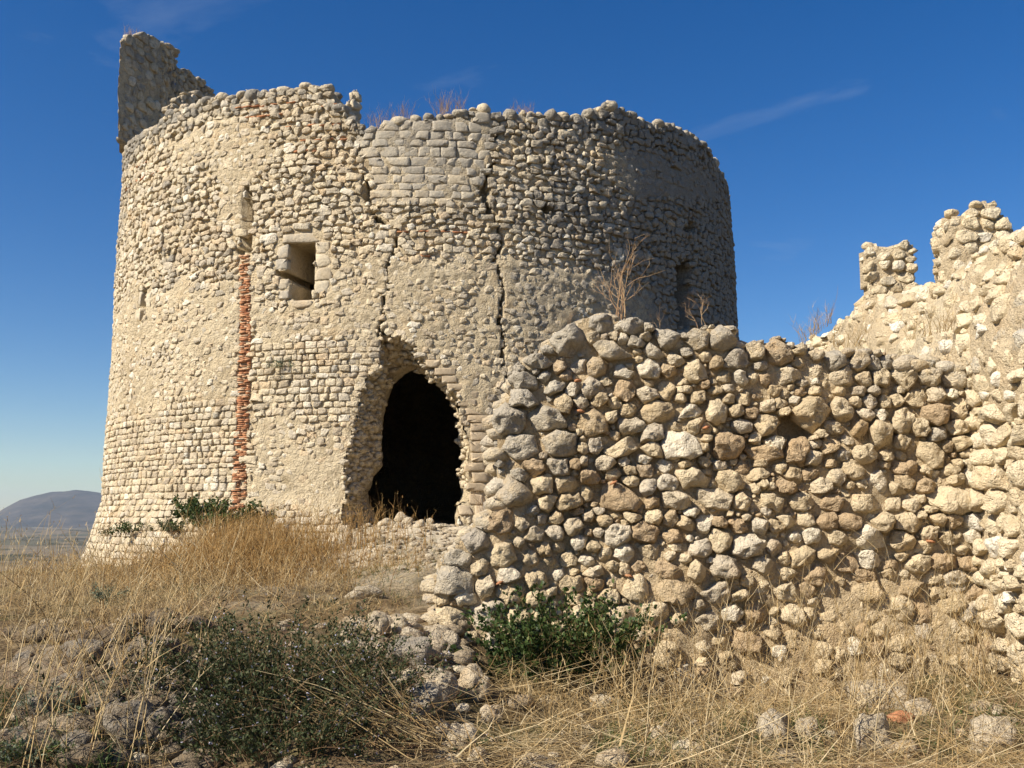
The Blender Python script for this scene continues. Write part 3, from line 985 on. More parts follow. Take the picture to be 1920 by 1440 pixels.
    part('brickwork', np.concatenate(allV), np.concatenate(qs), None, M['brick'], root,
         {'tint': np.concatenate(allT), 'patina': np.zeros(cnt * 8)}, kind='stuff', shade=False)

    # thin tile courses levelling the upper left wall
    allV, allT, qs, cnt = [], [], [], 0
    for (xa, ya, xb, yb) in [(415, 205, 560, 190), (600, 195, 625, 192), (430, 222, 520, 212), (560, 212, 660, 216), (530, 235, 665, 232), (540, 262, 650, 258), (520, 283, 590, 280), (230, 330, 290, 295), (228, 360, 300, 318), (730, 432, 900, 436), (760, 480, 800, 478)]:
        ua, za = tower_hit(np.array([xa, xb], float), np.array([ya, yb], float))
        u = ua[0]
        while u < ua[1]:
            w = rng.uniform(.12, .26)
            if rng.random() < .5:
                zz = np.interp(u, ua, za) + rng.normal(0, .012)
                if zz < np.interp(u, rim_u, rim_z) - .05:
                    loc = B8 * np.array([w / 2, .011, .05]) + rng.normal(0, .004, (8, 3))
                    p_, n_ = tower_surf(u + w / 2 + loc[:, 0], zz + loc[:, 1])
                    allV.append(p_ + n_ * (loc[:, 2] - .040)[:, None]); qs.append(BQ + 8 * cnt); cnt += 1
                    allT.append(np.full(8, rng.uniform(0, .6)))
            u += w
    part('tile_course', np.concatenate(allV), np.concatenate(qs), None, M['brick'], root,
         {'tint': np.concatenate(allT), 'patina': np.full(cnt * 8, .15)}, kind='stuff', shade=False)

    # ---- stones sitting loose along the broken rim
    rs = []
    u = rim_u[0]
    while u < rim_u[-1]:
        w = rng.uniform(.14, .34)
        rs.append((u + w / 2, np.interp(u + w / 2, rim_u, rim_z) + rng.uniform(-.03, .03), w))
        u += w * rng.uniform(.8, 1.15)
    for du in (0.0, .35):
        for (u, z, w) in rs:
            if du and rng.random() < .4: continue
            p_, n_ = tower_surf(np.array([u]), np.array([z]))
            c = p_[0] - n_[0] * (.10 + du)
            sc = np.array([w * .58, w * .5, w * rng.uniform(.32, .5)])
            V, Q3 = rock_mesh(rng, 2)
            ang = rng.uniform(0, 6.28)
            ca, sa = math.cos(ang), math.sin(ang)
            V = V * sc
            V = np.stack([V[:, 0] * ca - V[:, 1] * sa, V[:, 0] * sa + V[:, 1] * ca, V[:, 2]], -1) + c
            rimrocks.append((V, Q3))
    vs_, ts_, k = [], [], 0
    tn, pt = [], []
    for V, T in rimrocks:
        vs_.append(V); ts_.append(T + k); k += len(V)
        tn.append(np.full(len(V), rng.uniform(.2, 1))); pt.append(np.full(len(V), rng.uniform(.3, .7)))
    part('rim_stones', np.concatenate(vs_), None, np.concatenate(ts_), M['tower_stone'], root,
         {'tint': np.concatenate(tn), 'patina': np.concatenate(pt)}, kind='stuff')

    # ---- the broken section of the wall inside the breach (outer outline to inner void)
    def resample(poly, n):
        P = np.array(poly + [poly[0]], float)
        L = np.concatenate([[0], np.cumsum(np.hypot(*(P[1:] - P[:-1]).T))])
        t_ = np.linspace(0, L[-1], n, endpoint=False)
        return np.stack([np.interp(t_, L, P[:, 0]), np.interp(t_, L, P[:, 1])], -1)
    nper = 240
    O = resample(HOLE, nper); I_ = resample(HOLE_IN, nper)
    cen = np.array([785., 860.])
    def by_angle(P):
        a = np.arctan2(P[:, 1] - cen[1], P[:, 0] - cen[0])
        o = np.argsort(a); return a[o], P[o]
    angs = np.linspace(-math.pi, math.pi, nper, endpoint=False)
    def radial(P):
        a, Q = by_angle(resample(P, 900))
        rr = np.hypot(Q[:, 0] - cen[0], Q[:, 1] - cen[1])
        r_ = np.interp(angs, a, rr, period=2 * math.pi)
        return r_
    ro, ri = radial(HOLE), radial(HOLE_IN)
    ri = np.minimum(ri, ro * 1.02)
    rows = []
    DEP = 1.5
    nd = 22
    for j in range(nd + 1):
        f = j / nd
        g = min(1.0, f * 1.25)
        rr = (ro * 1.012) * (1 - g) + ri * g
        x = cen[0] + rr * np.cos(angs); y = cen[1] + rr * np.sin(angs)
        u, z = tower_hit(x, y, R0 - f * DEP)
        psi_ = u / R0
        rad_ = R0 - 0.05 - f * DEP
        rows.append(np.stack([TC[0] + rad_ * (np.sin(psi_) * E2[0] + np.cos(psi_) * E1[0]),
                              TC[1] + rad_ * (np.sin(psi_) * E2[1] + np.cos(psi_) * E1[1]), z], -1))
    LR = np.array(rows)                                   # (nd+1, nper, 3)
    LR = LR + .045 * np.stack([fbm(LR * 5, 3, 91), fbm(LR * 5, 3, 92), fbm(LR * 5, 3, 93)], -1)
    idx2 = np.arange((nd + 1) * nper).reshape(nd + 1, nper)
    nxt = np.roll(idx2, -1, 1)
    Q2 = np.stack([idx2[:-1], idx2[1:], nxt[1:], nxt[:-1]], -1).reshape(-1, 4)
    FV = LR.reshape(-1, 3)
    part('breach_core', FV, Q2, None, M['tower_plaster'], root, {'tint': np.full(len(FV), .25), 'patina': np.full(len(FV), .05)})
    # broken wall stones bedded in that section
    vs_, ts_, tn, k = [], [], [], 0
    for a_i in range(nper):
        ang = angs[a_i]
        if 0.55 < ang < 2.2: continue                      # threshold
        right = abs(ang) < 0.5 or (-1.0 < ang < 0)
        for j in range(0, 15, 2):
            if rng.random() < ((.93 if j < 8 else .6) if right else .18): continue
            c = LR[j, a_i] + rng.normal(0, .03, 3)
            sgn = rng.uniform(.04, .11)
            if j < 1: sgn *= .7
            V, T = rock_mesh(rng, 1)
            V = V * np.array([sgn, sgn, sgn * rng.uniform(.5, .85)]) + c
            vs_.append(V); ts_.append(T + k); k += len(V); tn.append(np.full(len(V), rng.uniform(0, .8)))
    part('breach_rubble', np.concatenate(vs_), None, np.concatenate(ts_), M['tower_stone'], root,
         {'tint': np.concatenate(tn), 'patina': np.full(k, .05)}, kind='stuff')

    # ---- inside: the dark vaulted room
    na = 240
    a = np.linspace(0, 2 * math.pi, na, endpoint=False)
    prof = [(R0 - 1.42, z_) for z_ in np.linspace(.6, 7.3, 46)] + [(R0 - 2.0, 7.7), (R0 - 3.4, 8.0), (R0 - 5.5, 8.2), (0.05, 8.3)]
    ring_v, inner_q = [], []
    for r_, z_ in prof:
        ring_v.append(np.stack([TC[0] + r_ * np.cos(a), TC[1] + r_ * np.sin(a), np.full(na, z_)], -1))
    RV = np.array(ring_v)
    rel = RV[..., :2] - TC
    psi_in = np.arctan2(rel @ E2, rel @ E1)
    ii = np.arange(len(prof) * na).reshape(len(prof), na); jj_ = np.roll(ii, -1, 1)
    Qi = np.stack([ii[:-1], jj_[:-1], jj_[1:], ii[1:]], -1)
    nx_in = np.roll(psi_in, -1, 1)
    pm = np.where(np.abs(psi_in - nx_in) > 3, 3.1, 0.5 * (psi_in + nx_in))[:-1]
    gx, gy = proj(RV)
    gx = .5 * (gx + np.roll(gx, -1, 1))[:-1]; gy = .5 * (gy[:-1] + gy[1:])
    openm = (inpoly(gx, gy, [(620, 640), (910, 640), (910, 1040), (620, 1040)]) | inpoly(gx, gy, [(x + (6 if x > 560 else -6), y) for x, y in WIN]) | inpoly(gx, gy, [(x + (8 if x > 1287 else -8), y) for x, y in RWIN])) & (np.abs(pm) < 1.4)
    part('vaulted_room', RV.reshape(-1, 3), Qi[~openm], None, M['tower_plaster'], root,
         {'tint': np.zeros(len(prof) * na), 'patina': np.full(len(prof) * na, .4)})
    # the rest of the ring behind, out of sight of the photograph
    a = np.linspace(1.315, 2 * math.pi - 1.315, 90)
    zt = np.interp(a, [1.3, 2.2, 3.1, 4.1, 2 * math.pi - 1.3], [7.6, 7.4, 7.2, 7.6, 8.0]) + .15 * np.sin(a * 23)
    def ringv(r_, z_): return np.stack([TC[0] + r_ * (np.sin(a) * E2[0] + np.cos(a) * E1[0]), TC[1] + r_ * (np.sin(a) * E2[1] + np.cos(a) * E1[1]), z_ + 0 * a], -1)
    RV = np.array([ringv(R0 - .05, 0.0), ringv(R0 - .25, .75), ringv(R0 - .3, zt), ringv(R0 - 1.35, zt - .1), ringv(R0 - 1.35, 3.0)])
    ii = np.arange(5 * 90).reshape(5, 90)
    Qi = np.stack([ii[:-1, :-1], ii[:-1, 1:], ii[1:, 1:], ii[1:, :-1]], -1).reshape(-1, 4)
    part('rear_wall', RV.reshape(-1, 3), Qi, None, M['tower_plaster'], root, {'tint': np.full(450, .4), 'patina': np.full(450, .5)})
    return root

# a rounded, chipped rock as (verts, tris), unit size
def ico(sub):
    import bmesh
    bm = bmesh.new()
    bmesh.ops.create_icosphere(bm, subdivisions=sub, radius=1.0)
    V = np.array([v.co[:] for v in bm.verts]); T = np.array([[v.index for v in f.verts] for f in bm.faces])
    bm.free()
    return V, T
ICO = {k: ico(k) for k in (1, 2, 3, 4)}

def rock_mesh(rng, sub=3, rough=.16, facets=7):
    V, T = ICO[sub]
    V = V.copy()
    for _ in range(facets):
        n = rng.normal(0, 1, 3); n /= np.linalg.norm(n)
        c = rng.uniform(.62, .92)
        e = np.maximum(V @ n - c, 0) * .9
        V = V - e[:, None] * n
    o = rng.uniform(0, 80, 3)
    nrm = V / np.linalg.norm(V, axis=1, keepdims=True)
    V = V + nrm * (rough * fbm(V * 1.6 + o, 3, int(rng.integers(0, 999))))[:, None]
    return V, T

rimrocks = []
tower = build_tower()
print('tower built', len(bpy.data.objects))

# ------------------------------------------------------------------ the rubble wall in front
WY = 8.9
def plane_pt(px, py, Y=WY):
    P = at_depth(np.asarray(px, float), np.asarray(py, float), Y)
    return P[..., 0], P[..., 2]

def fw_surf(u, v):
    y = WY + 0.10 * n2(u, v, .55, 141, 2) + 0.05 * n2(u, v, 1.9, 142, 1) - 0.05 * (1.2 - v) * (v < 1.2)
    e = 0.04
    yu = 0.10 * (n2(u + e, v, .55, 141, 2) - n2(u - e, v, .55, 141, 2)) / (2 * e)
    nor = np.stack([yu, -np.ones_like(u), 0 * u], -1)
    nor /= np.linalg.norm(nor, axis=-1, keepdims=True)
    return np.stack([u, y, v], -1), nor

FW_OUT = [(1000, 655), (1030, 632), (1062, 606), (1090, 586), (1150, 584), (1165, 596), (1205, 600), (1222, 614), (1300, 618), (1340, 606), (1376, 606), (1384, 652), (1425, 640), (1460, 632), (1490, 645),
          (1540, 648), (1600, 655), (1700, 660), (1760, 664), (1812, 680), (1836, 700), (1850, 800), (1858, 1000), (1858, 1400), (860, 1400), (800, 1250), (770, 1235), (806, 1180), (812, 1140), (804, 1085), (828, 1045), (862, 1000), (905, 955), (930, 925),
          (925, 890), (915, 800), (922, 770), (950, 740), (955, 700)]
R5 = """600,160,150,130 725,92,160,70 850,105,90,65 700,155,50,50 745,152,35,40 785,145,40,40 760,205,180,70 880,172,80,45 995,160,110,90 1130,160,100,80 1220,160,95,95 490,245,130,60 570,275,60,45 655,262,100,70
830,295,90,60 930,275,110,80 1035,240,75,65 1110,290,85,80 1190,250,60,70 1230,313,70,50 1280,240,70,90 425,325,110,75 510,305,65,35 550,350,90,50 620,362,45,60 700,350,110,70 752,323,50,45 835,357,90,75 1000,358,65,75
920,377,95,65 430,398,140,70 530,395,45,35 590,420,70,65 660,413,65,55 795,412,65,50 370,478,140,120 530,475,180,110 710,490,130,100 775,470,50,50 845,440,80,60 965,445,150,80 1055,388,50,55 1120,388,70,55 1095,445,100,55
1200,450,100,100 1245,393,55,45 1280,445,65,40 855,503,100,65 940,535,90,70 1030,505,60,45 420,580,160,90 570,577,130,100 660,590,40,65 715,590,60,85 830,587,155,90 945,603,85,65 1055,580,145,100 1150,512,60,45 1240,580,140,110
1160,555,50,40 470,668,100,60 565,665,85,70 630,655,60,45 410,697,95,55 755,650,80,50 910,640,50,35 850,680,65,45 910,685,65,60 990,668,80,50 1065,658,70,30 500,735,80,75 590,735,100,70 690,705,85,70 785,700,75,45 850,730,75,45
920,750,60,65 1000,735,90,70 1095,712,130,85 1250,722,125,85 1210,660,60,45 385,775,130,115 525,805,70,70 610,805,95,55 680,775,50,65 810,790,165,110 940,805,75,70 1040,800,135,65 335,885,110,105 420,895,60,65
500,875,50,60 563,872,55,60 625,905,65,70 755,882,70,45 680,865,50,50 860,870,80,50 945,868,70,60 1015,870,65,60 1095,853,60,35 240,965,125,85 470,935,85,65 560,935,70,55 410,968,60,50
795,940,110,75 905,928,105,85 1020,940,115,65 160,1040,115,70 340,1020,125,100 515,1000,70,45 643,970,60,60 705,985,45,50 755,1015,55,70 830,1010,85,70 935,1010,95,60 610,1038,65,50 535,1048,80,45 460,1040,80,60
680,1040,60,40 255,1077,80,80 137,1120,160,105 365,1100,110,65 270,1145,90,80 375,1172,110,85 475,1122,100,65 565,1098,75,50 625,1092,50,50 705,1088,95,40 825,1075,50,50 485,1190,95,70 890,1070,60,50 875,1160,110,95
770,1180,80,55 280,1257,130,120 130,1280,140,100 400,1265,100,80 820,1265,130,95 680,1250,120,70 205,1365,80,75 300,1385,80,90 100,1360,90,70"""
R6 = """145,905,130,125 235,860,120,120 345,865,150,130 475,915,100,70 560,880,60,80 660,900,110,110 800,905,90,100 880,920,80,80 960,905,80,90 1085,910,110,80 1205,905,80,70 1310,915,110,80 65,1005,95,75 140,1000,70,70 215,1003,70,80
410,985,190,100 275,1005,60,80 705,985,140,100 825,1000,100,80 920,995,105,80 1045,990,160,100 1190,985,120,120 1325,1005,140,105 560,1015,80,40 330,1070,70,60 475,1075,60,60 555,1073,95,70 690,1075,75,50 790,1065,70,50
940,1068,90,60 1115,1100,140,100 1220,1090,75,95 1355,1080,75,45 85,1110,80,70 170,1115,90,80 120,1183,90,60 210,1185,80,55 300,1150,85,70 535,1180,180,150 695,1170,110,140 785,1125,70,65 860,1120,60,90 940,1125,65,60
1013,1120,75,75 1340,1170,75,130 1215,1195,140,120 1035,1230,130,130 1135,1270,70,90 920,1195,100,70 840,1195,110,70 290,1245,125,125 155,1265,110,80 660,1265,140,100 910,1310,150,150 800,1270,80,110
1235,1300,90,75 1330,1270,110,70 1030,1335,100,95 1100,1350,70,60 1290,1370,70,70 1360,1355,90,90 235,1335,75,70 340,1345,75,60 640,1375,95,80 735,1340,70,50 285,1410,240,75 455,1400,120,130 1190,1400,140,120 700,1420,100,60 950,1420,110,60"""
R8 = """820,68,150,75 690,75,95,65 925,75,60,60 1035,75,110,60 1145,75,100,55 1250,80,100,60 1365,80,130,60 1470,85,60,50 1530,85,60,40 1670,70,155,85 1090,22,75,45 1215,20,75,45 1480,25,70,50 1590,22,90,50 795,160,60,80 850,150,70,50
910,160,60,60 990,165,70,60 1055,160,60,50 1165,140,60,60 1235,150,80,60 1315,150,100,65 1180,195,80,70 1385,205,110,60 1500,220,95,75 1620,140,60,50 1670,150,70,60 1740,140,65,60 1590,185,60,40 1660,205,60,50 1745,200,60,60
940,235,100,70 1050,240,60,60 1150,270,90,70 1270,210,80,50 1235,270,70,60 1580,240,90,50 1560,300,80,60 1645,290,95,55 1740,300,75,65 1710,245,100,40 1300,290,80,60 1390,280,90,60 1000,300,80,60 870,310,100,70 760,320,80,80
660,320,110,70 1080,330,80,50 1200,340,90,70 1370,340,80,50 1460,330,60,45 1620,345,60,60 1690,350,60,50 1755,350,60,50 690,400,130,80 840,400,110,80 1080,400,120,60 1160,390,55,70 1235,385,90,60 1380,395,130,70 1540,385,85,65
1640,400,70,60 1700,385,50,40 1755,400,70,55 900,470,80,60 980,475,70,65 1115,475,80,75 1490,455,110,90 1370,470,110,60 1580,470,65,100 1680,450,100,70 1265,470,90,60 615,470,85,85 700,495,60,45 1195,545,65,50 1250,545,50,55
1040,540,70,50 860,575,80,50 950,575,105,75 1120,560,80,80 1360,530,60,60 1430,530,80,60 1580,530,60,60 1630,520,50,60 1690,525,60,50 670,615,150,105 1060,615,60,60 1145,625,85,55 1215,600,80,65 1270,615,50,70 1410,600,65,70
1490,585,75,60 1330,590,60,60 1600,590,60,50 885,640,90,50 980,640,80,50 1340,645,80,50 1490,645,95,60 720,700,95,75 795,685,90,65 920,705,85,65 1100,695,85,65 1020,705,60,55 1310,715,90,50 1210,660,80,60 610,545,60,45"""

def traced():
    L = []
    for txt, sc, ox, oy in ((R5, 2.118, 780, 560), (R6, 2.879, 1340, 360), (R8, 1.882, 900, 900)):
        for w in txt.split():
            x, y, a, b = map(float, w.split(','))
            px, py = ox + x / sc, oy + y / sc
            if any(abs(px - q[0]) < (a / sc + q[2]) * .28 and abs(py - q[1]) < (b / sc + q[3]) * .28 for q in L): continue
            L.append((px, py, a / sc, b / sc))
    return L

def fill_gaps(seeds, best, mask, u0, v0, res, rng, sizes, thr=1.0):
    """drop smaller stones into cells that no stone covers yet"""
    occ = (best < thr) | ~mask
    H, W = mask.shape
    out = []
    for a_lo, a_hi, tries in sizes:
        js, is_ = np.nonzero(~occ)
        if len(js) == 0: break
        for k in rng.permutation(len(js))[:tries]:
            j, i = js[k], is_[k]
            if occ[j, i]: continue
            a = rng.uniform(a_lo, a_hi); b = a * rng.uniform(.55, .95)
            ra, rb = int(a / res) + 1, int(b / res) + 1
            j0, j1, i0, i1 = max(0, j - rb), min(H, j + rb + 1), max(0, i - ra), min(W, i + ra + 1)
            blk = occ[j0:j1, i0:i1]
            if blk.mean() > .38: continue
            jj, ii = np.mgrid[j0:j1, i0:i1]
            occ[j0:j1, i0:i1] |= ((jj - j) * res / b) ** 2 + ((ii - i) * res / a) ** 2 < 1.1
            out.append((u0 + i * res, v0 + j * res, a, b, rng.normal(0, .25), rng.uniform(2, 3.2)))
    return out

def build_front_wall():
    root = thing('ruined_wall', (2.0, WY + .3, 0.1), 'broken rubble wall of rounded cream stones across the right foreground', 'wall')
    rng = np.random.default_rng(19)
    res = 0.0125
    (ux, vx) = plane_pt(np.array([p[0] for p in FW_OUT]), np.array([p[1] for p in FW_OUT]))
    poly = list(zip(ux, vx))
    u0, u1, v0, v1 = ux.min() - .1, 4.4, -0.15, vx.max() + .15
    W = int((u1 - u0) / res); H = int((v1 - v0) / res)
    V_, U_ = np.mgrid[0:H, 0:W]
    U_ = u0 + U_ * res; V_ = v0 + V_ * res
    mask = inpoly(U_ + .04 * n2(U_, V_, 4, 151, 2), V_ + .04 * n2(U_, V_, 4, 152, 2), poly)
    hx, hz = plane_pt(1497., 800.)
    pit = ((U_ - hx) / .16) ** 2 + ((V_ - hz) / .14) ** 2 < 1          # the robbed-out hollow
    big = inpoly(U_, V_, poly)
    seeds, tr = [], []
    for (px, py, w, h) in traced():
        u, v = plane_pt(px, py)
        k = WY / FPX * 1.0
        a, b = w * k / 2 * rng.uniform(.95, 1.06), h * k / 2 * rng.uniform(.95, 1.06)
        seeds.append((float(u), float(v), a, b, rng.normal(0, .14), rng.uniform(2.0, 4.5)))
    ntr = len(seeds)
    # mark what they cover, then fill
    mask2 = mask | False
    kp, rd, best, lab = pack(np.array(seeds), mask2, u0, v0, res, 12, lim=1.06, seed=160)
    more = fill_gaps(seeds, best, mask2 & ~pit, u0, v0, res, rng, [(.09, .13, 500), (.05, .09, 2500), (.03, .05, 6000), (.018, .03, 9000)], 1.0)
    seeds = np.array(seeds + more)
    K = 28
    keep, radii, best, lab = pack(seeds, mask2, u0, v0, res, K, lim=1.25, gap=0.002, seed=161, wob=.32)
    S = seeds[keep]; cu, cv = S[:, 0], S[:, 1]; n = len(S)
    rm = radii.mean(1)
    print('front wall stones', n, 'traced', ntr)
    u_ = rng.uniform(0, 1, n)
    h = np.clip(rm * (.45 + .40 * u_) + .012, .015, .11)
    base = rng.normal(-.035, .022, n) - .05 * (rm < .045)
    lowz = smooth(1.5, .6, cv) * smooth(.8, 1.6, cu)
    base = base - .012 * lowz
    base = np.where((np.abs(cu - hx - .18) < .16) & (np.abs(cv - hz) < .14), .05, base)
    boxy = rng.uniform(.2, 1.2, n)
    Vst, q, t = stone_geo(cu, cv, angular(ring_pts(radii), rng, 7, .8), fw_surf, h, base, boxy, rng.uniform(.18, .30, n), tilt=.32, back=.16, seed=162, facets=10, cut=.48, side=.4)
    tint = np.clip(rng.normal(.5, .34, n), 0, 1)
    topv = np.interp(cu, *np.array(sorted((p for p in poly if p[1] > 1.2))).T[:2])
    pat = .08 + .5 * smooth(.55, .0, topv - cv) + .35 * smooth(.9, .1, cu + (1.5 - cv) * .1) + .15 * n2(cu, cv, .7, 163, 2) + rng.normal(0, .12, n)
    pat = np.clip(pat - .25 * smooth(1.6, .9, cv) , 0, .8)
    order = np.argsort(-rm)
    emit_stones(root, Vst, q, t, order, 300, M['wall_stone'], tint, pat)
    stp = 3
    Uc, Vc = U_[::stp, ::stp], V_[::stp, ::stp]
    off = -.060 - .018 * smooth(1.1, 1.7, Vc) + .03 * n2(Uc, Vc, 1.5, 165, 2) + .022 * n2(Uc, Vc, 7, 166, 3) + .05 * smooth(1.45, .7, Vc) * smooth(.7, 1.6, Uc) * (.6 + .6 * n2(Uc, Vc, 1.2, 168, 2))
    off = np.where(pit[::stp, ::stp], -.26 + .03 * n2(Uc, Vc, 9, 167, 2), off)
    er = inpoly(Uc + .05 * n2(Uc, Vc, 3, 153, 2), Vc + .03, poly) & mask[::stp, ::stp]
    Vm, Qm, src = grid_core(Uc, Vc, er, fw_surf, off, .75)
    uu, vv = Uc.ravel()[src], Vc.ravel()[src]
    part('mortar_core', Vm, Qm, None, M['wall_mortar'], root, {'tint': np.clip(.5 + .5 * n2(uu, vv, 1.3, 169, 3), 0, 1), 'patina': np.full(len(uu), .03)})
    # stones of the wall's thickness showing along the broken top and end
    vs_, ts_, tn, k = [], [], [], 0
    for i in range(len(poly)):
        (ua, va), (ub, vb) = poly[i], poly[(i + 1) % len(poly)]
        if min(va, vb) < .3 or min(ua, ub) > 4.2: continue
        L = math.hypot(ub - ua, vb - va)
        for s_ in np.arange(0, L, .13):
            f = s_ / L
            for d in np.arange(.16, .75, .15):
                if rng.random() < .25: continue
                sz = rng.uniform(.06, .13)
                V, T = rock_mesh(rng, 2)
                c = np.array([ua + (ub - ua) * f, WY + d + rng.normal(0, .03), va + (vb - va) * f - sz * .75]) + rng.normal(0, .015, 3)
                if abs(c[0]) < .9: c[0] += .05
                V = V * np.array([sz * 1.25, sz, sz * .75]) + c
                vs_.append(V); ts_.append(T + k); k += len(V); tn.append(np.full(len(V), rng.uniform(.1, 1)))
    part('wall_top_stones', np.concatenate(vs_), None, np.concatenate(ts_), M['wall_stone'], root,
         {'tint': np.concatenate(tn), 'patina': np.full(k, .45)}, kind='stuff')
    # tile slivers wedged in the joints
    for (px, py) in [(938, 1092), (1088, 772), (1083, 714), (1322, 802), (1745, 1015), (1150, 905), (1180, 1080)]:
        u, v = plane_pt(px, py)
        V, T = rock_mesh(rng, 1)
        V = V * np.array([.045, .05, .016])
        ang = rng.normal(0, .3)
        V = np.stack([V[:, 0] * math.cos(ang) - V[:, 2] * math.sin(ang), V[:, 1], V[:, 0] * math.sin(ang) + V[:, 2] * math.cos(ang)], -1)
        part('tile_sliver', V + np.array([u, fw_surf(np.array([u]), np.array([v]))[0][0, 1] - .02, v]), None, T, M['brick'], root, {'tint': np.full(len(V), .4), 'patina': np.zeros(len(V))})
    return root
front_wall = build_front_wall()

# ------------------------------------------------------------------ the curtain wall on the right
CH_Y = [3.0, 7.5, 9.0, 10.0, 11.0, 12.0, 13.0, 13.6, 14.2, 14.8, 15.4, 16.2]
CH_Z = [4.3, 4.25, 4.18, 4.15, 4.14, 4.28, 4.27, 4.22, 4.24, 4.16, 3.95, 3.0]
def cw_xf(y): return 4.20 - 0.035 * (y - 8.9)
V_FACE, V_TOP = 2.95, 4.35
def cw_surf(u, v):
    """u runs along the wall (world y), v up its face, back over the slumped top and across it"""
    Ht = np.interp(u, CH_Y, CH_Z)
    xf = cw_xf(u)
    t1 = np.clip((v - V_FACE) / (V_TOP - V_FACE), 0, 1)
    t2 = np.maximum(v - V_TOP, 0)
    zf = np.minimum(V_FACE, Ht - .3)
    bulge = .10 * np.sin(t1 * math.pi)
    x = xf + .42 * t1 ** 1.2 + t2
    z = np.where(v < V_FACE, v * zf / V_FACE, zf + (Ht - zf) * t1) + bulge * 0
    nx = np.where(v < V_FACE, -1, np.where(v < V_TOP, -.93, -.15)) 
    nz = np.where(v < V_FACE, 0, np.where(v < V_TOP, .36, .99))
    wob = .07 * n2(u, v, .8, 171, 2) + .035 * n2(u, v, 2.6, 172, 2)
    nor = np.stack([nx + 0 * u, -.04 + 0 * u, nz + 0 * u], -1)
    nor /= np.linalg.norm(nor, axis=-1, keepdims=True)
    return np.stack([x, u + 0 * v, z], -1) + nor * wob[..., None], nor

def build_curtain():
    root = thing('curtain_wall', (4.8, 9.0, .2), 'tall crenellated curtain wall of pale rubble and plaster at the right edge', 'wall')
    rng = np.random.default_rng(23)
    res = .016
    u0, u1, v0, v1 = 5.0, 16.2, -.1, 5.6
    W = int((u1 - u0) / res); H = int((v1 - v0) / res)
    V_, U_ = np.mgrid[0:H, 0:W]
    U_ = u0 + U_ * res; V_ = v0 + V_ * res
    mask = np.ones(U_.shape, bool)
    seeds = []
    v = v0
    while v < v1:
        h = rng.uniform(.12, .22)
        u = u0
        while u < u1:
            w = rng.uniform(.14, .42)
            if v < V_FACE or rng.random() < .8:
                seeds.append((u + w / 2, v + h / 2 + rng.normal(0, .03), w / 2, h / 2 * rng.uniform(.8, 1.2), rng.normal(0, .14), rng.uniform(2, 3)))
            u += w
        v += h
    for k in range(900):
        a = rng.uniform(.03, .06)
        seeds.append((rng.uniform(u0, u1), rng.uniform(v0, v1), a * 1.4, a, rng.normal(0, .3), 2.2))
    seeds = np.array(seeds)
    keep, radii, best, lab = pack(seeds, mask, u0, v0, res, 16, lim=1.18, gap=.005, seed=180, wob=.25)
    ks = seeds[keep]
    ok_ = (ks[:, 0] > 5.8) & (ks[:, 1] < V_TOP + .7) & ~((ks[:, 0] > 9.5) & (ks[:, 1] < 2.2))
    keep, radii = keep[ok_], radii[ok_]
    S = seeds[keep]; cu, cv = S[:, 0], S[:, 1]; n = len(S); rm = radii.mean(1)
    upper = cv > V_FACE - .1
    h = np.clip(rm * rng.uniform(.4, .8, n), .012, .09)
    base = np.where(upper, rng.normal(-.028, .022, n), rng.normal(-.02, .015, n))
    Vst, q, t = stone_geo(cu, cv, angular(ring_pts(radii), rng, 6, .8), cw_surf, h, base, rng.uniform(.1, .9, n), rng.uniform(.16, .28, n), tilt=.25, back=.12, seed=182, facets=6)
    tint = np.clip(rng.normal(.5, .27, n), 0, 1)
    pat = np.clip(np.where(upper, .22, .02) + rng.normal(0, .12, n), 0, .7)
    P = cw_surf(cu, cv)[0]
    px, py = proj(P)
    vis = (px < 1990) & (px > 1480) & (P[:, 1] > 6.5) & ((px > 1825) | (py < 720)) & (cv < V_TOP + .1)
    order = np.argsort(-(rm / P[:, 1] * (vis + .001)))
    emit_stones(root, Vst, q, t, order, min(300, int(vis.sum())), M['curtain_stone'], tint, pat)
    stp = 3
    Uc, Vc = U_[::stp, ::stp], V_[::stp, ::stp]
    off = np.where(Vc > V_FACE, -.012, -.045) + .03 * n2(Uc, Vc, 1.4, 185, 2) + .022 * n2(Uc, Vc, 7, 186, 3)
    Vm, Qm, src = grid_core(Uc, Vc, np.ones(Uc.shape, bool), cw_surf, off, .9)
    uu, vv = Uc.ravel()[src], Vc.ravel()[src]
    part('mortar_core', Vm, Qm, None, M['curtain_mortar'], root, {'tint': np.clip(.5 + .5 * n2(uu, vv, 1.0, 189, 3), 0, 1), 'patina': np.clip(np.where(vv > V_FACE, .15, 0) + .2 * n2(uu, vv, .9, 188, 2), 0, 1)})
    return root
curtain = build_curtain()

